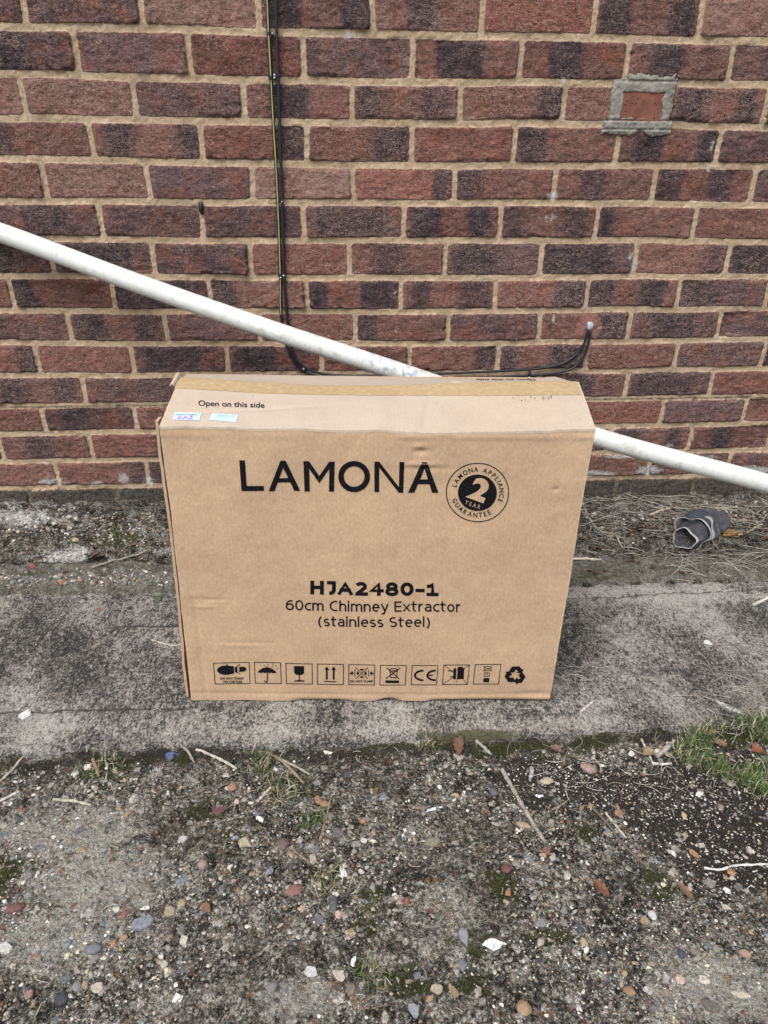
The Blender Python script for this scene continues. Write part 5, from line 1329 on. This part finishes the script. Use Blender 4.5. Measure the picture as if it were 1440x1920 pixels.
for n_, l_, pts, w_, c_ in (
 ("twig", "long weathered grey twig slanting across the right foreground", [(941,1445),(960,1480),(985,1521),(1005,1556),(1023,1583)], 8, GT),
 ("twig", "thin dark curved twig right of the pale straight straw", [(1112,1518),(1140,1548),(1160,1575),(1195,1610),(1226,1636)], 4.5, DT),
 ("straw", "pale straight straw between the two right twigs", [(1135,1525),(1155,1549),(1174,1572)], 4.5, ST),
 ("straw", "pale straw lying alone on the left foreground concrete", [(100,1500),(135,1503),(172,1511)], 6, (.42, .41, .33)),
 ("straw", "pale arched straw on the seam below the box's left part", [(368,1407),(395,1417),(425,1432),(445,1444)], 5, (.48, .44, .37)),
 ("twig", "short grey twig at the left end of the arched straw", [(340,1398),(352,1410),(365,1434)], 5, GT),
 ("straw", "pale straw rising to the seam at the left edge", [(-4,1471),(20,1448),(43,1421)], 5.5, (.42, .40, .34)),
 ("straw", "short white straw lower down at the left edge", [(-4,1505),(18,1494),(37,1485)], 5, (.55, .54, .49)),
 ("twig", "brown twig running right from the larger seam tuft", [(500,1412),(535,1435),(570,1473)], 6, (.24, .19, .14)),
 ("twig", "upper grey twig running right from the larger seam tuft", [(515,1420),(550,1437),(581,1457)], 5, (.33, .29, .24)),
 ("twig", "stubby brown twig standing in the left seam tuft", [(174,1424),(181,1441),(187,1460)], 7, (.25, .17, .11)),
 ("straw", "short cream straw below the larger seam tuft", [(482,1504),(495,1491),(508,1478)], 6, (.52, .48, .38)),
 ("twig", "broad split grey twig touching the right grass patch", [(1231,1422),(1247,1407),(1263,1391)], 9, (.36, .34, .31)),
 ("twig", "short grey twig right of the curled brown leaf", [(893,1390),(907,1402),(921,1416)], 6, (.34, .33, .31)),
 ("straw", "short pale straw on the path right of the box's foot", [(1089,1335),(1101,1325),(1113,1315)], 5, (.56, .51, .43)),
 ("straw", "white root-like strand over the soil at the right edge", [(1320,1628),(1350,1631),(1375,1626),(1445,1620)], 4.5, (.62, .62, .60)),
 ("straw", "thin brown stem leaning up from the green grass tuft", [(600,1577),(610,1540),(622,1492)], 3.5, (.30, .22, .15)),
 ("straw", "white peeled root on the ledge right of the box", [(1068,1049),(1095,1050),(1127,1050)], 5, (.66, .60, .48)),
 ("straw", "thick pale straw at the right edge of the path", [(1412,1135),(1428,1128),(1444,1119)], 6, (.60, .57, .50)),
 ("twig", "grey twig leaning on the left rubble near the box", [(170,1068),(205,1058),(245,1046),(275,1033)], 4, (.34, .31, .27)),
 ("straw", "pale curved straw on the path left of the box's lower edge", [(285,1200),(310,1208),(328,1211),(343,1207)], 2.6, (.48, .45, .40)),
 ("straw", "pale thick straw in the dry grass left of the sock", [(1219,970),(1240,962),(1262,953)], 4.5, (.56, .49, .38)),
 ("straw", "tan straw right of the sock by the yellow leaf", [(1361,1014),(1390,1008),(1425,996)], 3.5, (.46, .38, .27)),
 ("straw", "long straw bending down beside the box's right edge", [(1092,948),(1105,975),(1125,1000),(1150,1020),(1165,1042)], 3.2, (.40, .36, .29)),
 ("twig", "short brown twig beside the plum round pebble", [(543,1590),(560,1603),(580,1618)], 4, (.26, .18, .13)),
 ("twig", "small grey forked twig left of the cream flint", [(996,1441),(997,1452),(993,1464)], 8, (.34, .33, .32)),
 ("twig", "fine brown twig in the soil right of the triangular white chip", [(1037,1518),(1052,1510),(1066,1500)], 3, (.26, .22, .18)),
 ("straw", "white straw below the grass patch's left edge", [(1222,1433),(1240,1435),(1259,1432)], 5, (.60, .58, .54)),
 ("straw", "pale bent root above the white straw by the grass patch", [(1202,1386),(1212,1410),(1222,1433)], 4, (.48, .42, .33)),
):
    twig(n_, "twig" if n_ == "twig" else "straw", l_, pts, w_, c_)
# feather on the path edge
fr = bpy.data.objects.new("feather", None); COL.objects.link(fr); P = at(1365, 1332); fr.location = P
tag(fr, "small white feather on the path at the right edge", "feather")
q = np.array([at(1342, 1315), at(1362, 1330), at(1395, 1342)])-P; q[:, 2] += .003
o = tube("quill", spline(q, 12), .0009, [stone_mat((.7, .7, .68))], fr, 6)
V = []; f = []; rs = random.Random(3); sp_ = spline(q, 40)
for i in range(34):
    for sgn in (1, -1):
        a = sp_[i]; dv = sp_[i+1]-sp_[i]; dv = dv/np.linalg.norm(dv); sd2 = np.array([-dv[1], dv[0], 0])*sgn
        L2 = .009*math.sin(math.pi*(i+2)/38)+.002; tip = a+sd2*L2+dv*L2*.8+np.array([0, 0, rs.uniform(0, .003)])
        b = len(V); V += [a, a+dv*.0012, tip]; f += [(b, b+1, b+2)]
link("vane", mesh_from("vane", V, [i for t in f for i in t], [3]*len(f), False), stone_mat((.68, .68, .67)), fr)

# ------------------------------------------------------------------ grass, moss, straw litter, gravel
def blades(n, posf, lenf, widf, colf, rng, lean=.6, segs=4, droop=.5):
    V = []; F = []; C = []
    for i in range(n):
        p, az = posf(i), rng.uniform(0, 2*math.pi); L = lenf(); w_ = widf(); ln = rng.uniform(.15, lean)
        dirv = np.array([math.cos(az), math.sin(az), 0]); sd2 = np.array([-dirv[1], dirv[0], 0]); col = np.array(colf(i)); b = len(V)
        for k in range(segs+1):
            t = k/segs; h = L*t*(1-droop*ln*t*t*.6); out = L*ln*(t**1.6)
            c = p+dirv*out+np.array([0, 0, h]); ww = w_*(1-t**1.5)*.5+.00012
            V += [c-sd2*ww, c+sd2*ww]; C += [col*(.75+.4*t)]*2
        for k in range(segs): F.append((b+2*k, b+2*k+1, b+2*k+3, b+2*k+2))
    return np.array(V), F, np.array(C)
GREENS = [(.060, .105, .022), (.085, .140, .030), (.045, .085, .020), (.12, .165, .05), (.035, .070, .028)]
DRYS = [(.33, .28, .17), (.40, .36, .26), (.25, .21, .13), (.22, .20, .13), (.46, .43, .35)]
def blade_obj(name, V, F, C, mat):
    return link(name, mesh_from(name, V, np.array(F).ravel(), [4]*len(F), True, dict(tint=C)), mat)
rg = np.random.default_rng(5)
GP = [(1285,1390),(1300,1402),(1275,1410),(1310,1385),(1325,1395),(1330,1420),(1345,1435),(1355,1450),(1335,1445),(1370,1455),(1385,1458),(1400,1462),(1415,1475),(1425,1490),(1440,1480),(1400,1445),(1420,1450),(1300,1375),(1320,1372),(1345,1368),
      (1395,1362),(1410,1368),(1425,1360),(1440,1370),(1430,1385),(1415,1378),(1405,1355),(1380,1360),(1435,1350),(1445,1440),(1455,1500),(1290,1425),(1315,1430),(1455,1380),(1465,1360),(1480,1480),(1490,1400)]
def gpos(i):
    a, b = GP[rg.integers(len(GP))]; P = at(a+rg.normal(0, 9), b+rg.normal(0, 6)); P[2] -= .002; return P
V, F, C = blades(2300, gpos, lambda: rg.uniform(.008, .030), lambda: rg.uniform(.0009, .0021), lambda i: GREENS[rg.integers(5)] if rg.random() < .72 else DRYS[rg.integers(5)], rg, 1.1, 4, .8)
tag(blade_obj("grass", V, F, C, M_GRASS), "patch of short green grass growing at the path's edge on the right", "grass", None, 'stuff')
def tuft(label, px, py, spread, n, lmin, lmax, green):
    r2 = np.random.default_rng(int(px)); c0 = at(px, py)
    def pf(i):
        P = c0 + np.array([r2.normal(0, spread), r2.normal(0, spread), 0]); P[2] = float(surf_z(P[0], P[1]))-.002; return P
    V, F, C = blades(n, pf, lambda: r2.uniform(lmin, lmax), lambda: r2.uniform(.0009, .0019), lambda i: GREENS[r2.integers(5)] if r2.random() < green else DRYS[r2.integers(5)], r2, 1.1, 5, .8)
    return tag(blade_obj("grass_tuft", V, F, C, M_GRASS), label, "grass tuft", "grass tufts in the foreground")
tuft("larger green and straw tuft in the seam below the box", 493, 1440, .016, 130, .012, .040, .55)
tuft("small bright green tuft in the middle foreground", 583, 1543, .010, 70, .010, .028, .85)
tuft("short mossy green tuft in the seam at the left", 200, 1430, .017, 130, .008, .022, .6)
tuft("faded straw coloured tuft in the centre foreground", 606, 1655, .016, 110, .008, .026, .35)
tuft("dull green tuft near the bottom right of the pointed flint", 697, 1830, .014, 90, .008, .022, .6)
tuft("straw coloured tuft below the larger seam tuft", 525, 1490, .016, 90, .010, .028, .25)
tuft("few green blades on the left rubble by the wall", 222, 1010, .011, 70, .008, .03, .8)
tuft("small leafy green tuft at the ledge beside the box's left edge", 298, 1122, .010, 50, .006, .014, .95)
tuft("sparse dry tuft in the seam beside the curled leaf", 800, 1398, .014, 90, .006, .02, .25)
# moss: tiny fronds in the seam and in patches
mv = []; mpos = []
for _ in range(5200):
    x = rg.uniform(-.15, 1.5); y = y_front(np.array([x]))[0]-abs(rg.normal(0, .022))-.004
    if fbm(np.array([x*6]), np.array([y*6]), 3, 71)[0] > .53: mpos.append((x, y))
for px, py, rx, ry, nn in ((0,1640,.04,.03,250),(390,1520,.05,.03,250),(420,1570,.08,.04,300),(940,1655,.03,.03,300),(1030,1757,.035,.012,250),(1100,1555,.02,.02,160),(1230,1650,.03,.02,160),(690,1700,.04,.03,220),(870,1770,.03,.03,160),(190,1450,.05,.015,300),(1050,1405,.06,.008,250),(770,1395,.08,.008,300),(1325,1380,.03,.012,200)):
    P = at(px, py)
    for _ in range(nn): mpos.append((P[0]+rg.normal(0, rx*.6), P[1]+rg.normal(0, ry*.6)))
mp = np.array(mpos); mz = surf_z(mp[:, 0], mp[:, 1])
MC = [(.040, .044, .014), (.062, .068, .020), (.030, .031, .013), (.085, .088, .032), (.055, .047, .024)]
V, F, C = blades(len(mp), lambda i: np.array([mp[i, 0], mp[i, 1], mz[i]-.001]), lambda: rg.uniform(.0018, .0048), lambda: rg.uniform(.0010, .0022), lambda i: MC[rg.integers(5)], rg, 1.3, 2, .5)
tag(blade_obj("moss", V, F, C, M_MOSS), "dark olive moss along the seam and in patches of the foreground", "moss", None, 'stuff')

def strands(name, items, mat, label, cat):
    """items: (centre xyz, azimuth, length, width, bend, tilt, colour): thin four-sided stems"""
    V = []; F = []; C = []
    for c, az, L, w_, bend, tilt, col in items:
        d_ = np.array([math.cos(az), math.sin(az), 0]); s2 = np.array([-d_[1], d_[0], 0]); b = len(V); n = 7
        for k in range(n):
            t = k/(n-1)-.5
            p = c + d_*L*t + s2*bend*L*(4*t*t-.5)*.5 + np.array([0, 0, tilt*L*t + .15*L*abs(bend)*(1-4*t*t)])
            r = w_*.5*(1-.35*abs(2*t)**3)
            V += [p+s2*r, p+np.array([0, 0, r]), p-s2*r, p-np.array([0, 0, r])]; C += [np.array(col)]*4
        for k in range(n-1):
            for j in range(4): F.append((b+4*k+j, b+4*k+(j+1) % 4, b+4*k+4+(j+1) % 4, b+4*k+4+j))
    o = link(name, mesh_from(name, V, np.array(F).ravel(), [4]*len(F), True, dict(tint=np.array(C))), mat)
    return tag(o, label, cat, None, 'stuff')
items = []
SC = [(.27, .245, .20), (.20, .182, .15), (.34, .315, .265), (.145, .13, .105), (.10, .088, .07), (.46, .43, .38)]
for _ in range(1500):
    px = rg.uniform(1085, 1470); py = rg.choice([rg.normal(955, 14), rg.normal(1005, 26), rg.normal(1055, 14)])
    if py < 935: continue
    if py > 1045 and px < 1270: continue
    P = at(px, py); L = rg.lognormal(-3.05, .45)
    items.append((P+np.array([0, 0, rg.uniform(.000, .008)]), rg.normal(0, .75)+(math.pi if rg.random() < .5 else 0), L, rg.uniform(.0006, .0019), rg.normal(0, .22), rg.normal(0, .06), SC[rg.integers(6)]))
for _ in range(130):      # right end of the path
    P = at(rg.normal(1390, 60), rg.normal(1318, 28)); items.append((P+np.array([0, 0, .003]), rg.normal(.1, .9), rg.uniform(.02, .07), rg.uniform(.0008, .0016), rg.normal(0, .18), rg.normal(0, .05), SC[rg.integers(6)]))
for _ in range(40):
    P = at(rg.normal(1075, 35), rg.normal(1268, 12)); items.append((P+np.array([0, 0, .002]), rg.normal(0, .5), rg.uniform(.012, .05), rg.uniform(.0007, .0014), rg.normal(0, .2), rg.normal(0, .05), SC[rg.integers(6)]))
for _ in range(260):      # foreground fragments
    P = at(rg.uniform(0, 1440), 1400+520*rg.random()**1.6); items.append((P+np.array([0, 0, .0025]), rg.uniform(0, 6.28), rg.uniform(.005, .020), rg.uniform(.0007, .0015), rg.normal(0, .14), rg.normal(0, .06), SC[rg.integers(6)]))
for _ in range(150):      # soil on the right
    P = at(rg.normal(1200, 130), rg.normal(1440, 40)); items.append((P+np.array([0, 0, .0025]), rg.uniform(0, 6.28), rg.uniform(.008, .040), rg.uniform(.0007, .0016), rg.normal(0, .22), rg.normal(0, .06), SC[rg.integers(6)]))
for _ in range(70):      # left rubble, path
    P = at(rg.uniform(0, 330), rg.uniform(950, 1400)); items.append((P+np.array([0, 0, .002]), rg.normal(0, .8), rg.uniform(.006, .025), rg.uniform(.0006, .0014), rg.normal(0, .18), rg.normal(0, .05), SC[rg.integers(6)]))
strands("straw_litter", items, M_STRAW, "dry grass and straw littering the soil below the pipe", "straw litter")

# crumbled leaf bits in the litter
V = []; F = []; C = []
LB = [(.075, .042, .029), (.11, .062, .038), (.06, .043, .031), (.14, .095, .06), (.04, .031, .024)]
for _ in range(520):
    if rg.random() < .88: P = at(rg.uniform(1090, 1460), rg.normal(1000, 38))
    else: P = at(rg.uniform(0, 320), rg.normal(1010, 40))
    a = rg.uniform(0, 6.28); L = rg.uniform(.003, .011); b = len(V); n = 6
    for q in range(n):
        th = a+q*2*math.pi/n; r_ = L*rg.uniform(.45, 1.0); V.append(P+np.array([math.cos(th)*r_, math.sin(th)*r_*.7, .002+rg.uniform(0, .005)])); C.append(LB[_ % 5])
    V.append(P+np.array([0, 0, .0045])); C.append(LB[_ % 5])
    for q in range(n): F.append((b+q, b+(q+1) % n, b+n))
tag(link("leaf_litter", mesh_from("leaf_litter", V, np.array(F).ravel(), [3]*len(F), False, dict(tint=np.array(C))), M_STRAW), "crumbled brown leaf bits in the soil along the wall", "leaf litter", None, 'stuff')

# gravel: loose and half sunk stones, one heap of stuff
def ico(sub):
    bm = bmesh.new(); bmesh.ops.create_icosphere(bm, subdivisions=sub, radius=1); bm.verts.ensure_lookup_table()
    v = np.array([x.co[:] for x in bm.verts]); f = np.array([[q.index for q in t.verts] for t in bm.faces]); bm.free(); return v, f
PAL = np.array([(.28,.265,.235),(.22,.21,.19),(.36,.34,.30),(.50,.47,.42),(.64,.62,.58),(.33,.25,.17),(.34,.235,.14),(.34,.175,.09),(.21,.105,.085),(.13,.135,.15),(.06,.062,.07),(.20,.17,.14),(.17,.19,.22),(.40,.29,.24),(.56,.50,.38)])
PW = np.array([.16,.16,.13,.09,.075,.06,.035,.015,.03,.06,.07,.09,.04,.025,.03]); PW = PW/PW.sum()
def scatter(pos, sizes, sub, rng, pal=PAL, pw=PW, sink=.15, flat=(.35, .8)):
    bv, bf = ico(sub); N = len(pos); nv_ = len(bv)
    sx = sizes*rng.uniform(.8, 1.3, N); sy = sizes*rng.uniform(.65, 1.05, N); sz = sizes*rng.uniform(flat[0], flat[1], N)
    J = bv[None]*(1+rng.normal(0, .19, (N, nv_))[..., None])
    P = J*np.stack([sx, sy, sz], 1)[:, None]*.5
    a = rng.uniform(0, 2*math.pi, N); t = rng.normal(0, .35, N)
    y, z = P[..., 1]*np.cos(t)[:, None]-P[..., 2]*np.sin(t)[:, None], P[..., 1]*np.sin(t)[:, None]+P[..., 2]*np.cos(t)[:, None]
    x = P[..., 0]; X2 = x*np.cos(a)[:, None]-y*np.sin(a)[:, None]; Y2 = x*np.sin(a)[:, None]+y*np.cos(a)[:, None]
    zz = surf_z(pos[:, 0], pos[:, 1])
    V = np.stack([X2+pos[:, :1], Y2+pos[:, 1:2], z+(zz+sz*sink)[:, None]], -1).reshape(-1, 3)
    F = (bf[None]+(np.arange(N)*nv_)[:, None, None]).reshape(-1, 3)
    c = pal[rng.choice(len(pal), N, p=pw)]*rng.uniform(.75, 1.2, (N, 1))
    return V, F, np.repeat(c, nv_, 0)
def fg(n, rng, power=1.0, avoid=.75):
    out = []
    while len(out) < n:
        m = 4000
        x = rng.uniform(-.12, 1.52, m); y = rng.uniform(-1.36, -.835, m)
        P = np.stack([x, y], 1); keep = y < y_front(x)-.012
        s = np.zeros(m)
        for px, py, rx, ry, st_ in ((1030,1450,.12,.045,.8),(1180,1480,.16,.055,.95),(1330,1540,.16,.07,1.0),(1400,1620,.12,.06,.95)):
            s = np.maximum(s, st_*wblob(x, y, px, py, rx, ry))
        d_ = fbm(x*9, y*9, 3, 140)
        keep &= rng.random(m) < (1-avoid*s)*sstep(.25, .65, d_)
        out += list(P[keep])
    return np.array(out[:n])
r3 = np.random.default_rng(21)
sets = [scatter(fg(12000, r3), np.clip(r3.lognormal(-6.15, .36, 12000), .0011, .005), 1, r3, sink=.02),
        scatter(fg(3600, r3), np.clip(r3.lognormal(-5.30, .30, 3600), .003, .010), 1, r3, sink=-.10),
        scatter(fg(620, r3), np.clip(r3.lognormal(-4.55, .25, 620), .008, .018), 2, r3, sink=-.16, flat=(.3, .6))]
# fine white chips on the dark soil
pos = []
for px, py, rx, ry, n_ in ((1180,1480,.14,.05,500),(1330,1540,.13,.06,500),(1400,1640,.08,.05,260),(1030,1450,.08,.03,260),(1090,1780,.09,.05,520),(1230,1700,.05,.03,90)):
    P = at(px, py); pos.append(np.stack([r3.normal(P[0], rx*.7, n_), r3.normal(P[1], ry*.7, n_)], 1))
pos = np.concatenate(pos); pos = pos[pos[:, 1] < y_front(pos[:, 0])-.01]
sets.append(scatter(pos, np.clip(r3.lognormal(-6.2, .4, len(pos)), .0010, .006), 1, r3, PAL[[2, 3, 4, 5, 0, 10]], np.array([.2, .25, .3, .1, .1, .05]), sink=.2))
# rubble along the ledge and in the soil strip
pos = []
for px, py, rx, ry, n_ in ((60,1104,.16,.020,200),(190,1108,.06,.014,90),(250,1100,.10,.022,150),(20,1112,.05,.012,60),(300,1108,.04,.016,70),(60,990,.22,.05,420),(220,1000,.14,.05,260),(1280,960,.25,.03,420),(1400,980,.14,.05,260),(1150,990,.1,.05,180)):
    P = at(px, py); pos.append(np.stack([r3.normal(P[0], rx*.7, n_), r3.normal(P[1], ry*.7, n_)], 1))
pos = np.concatenate(pos); pos = pos[(pos[:, 1] < -.01) & (pos[:, 1] > y_back(pos[:, 0])+.016)]
sets.append(scatter(pos, np.clip(r3.lognormal(-5.2, .45, len(pos)), .002, .016), 1, r3, sink=.05))
# few crumbs on the path
pos = np.stack([r3.uniform(-.3, 1.75, 420), r3.uniform(-.80, -.40, 420)], 1)
sets.append(scatter(pos, np.clip(r3.lognormal(-6.2, .35, 420), .001, .005), 1, r3, sink=.2))
Vs = []; Fs = []; Cs = []; off = 0
for V, F, C in sets: Vs.append(V); Fs.append(F+off); Cs.append(C); off += len(V)
F = np.concatenate(Fs)
o = link("gravel", mesh_from("gravel", np.concatenate(Vs), F.ravel(), [3]*len(F), False, dict(tint=np.concatenate(Cs))), M_GRAVEL)
tag(o, "mixed flint gravel and chippings bedded in the foreground concrete and soil", "gravel", None, 'stuff')
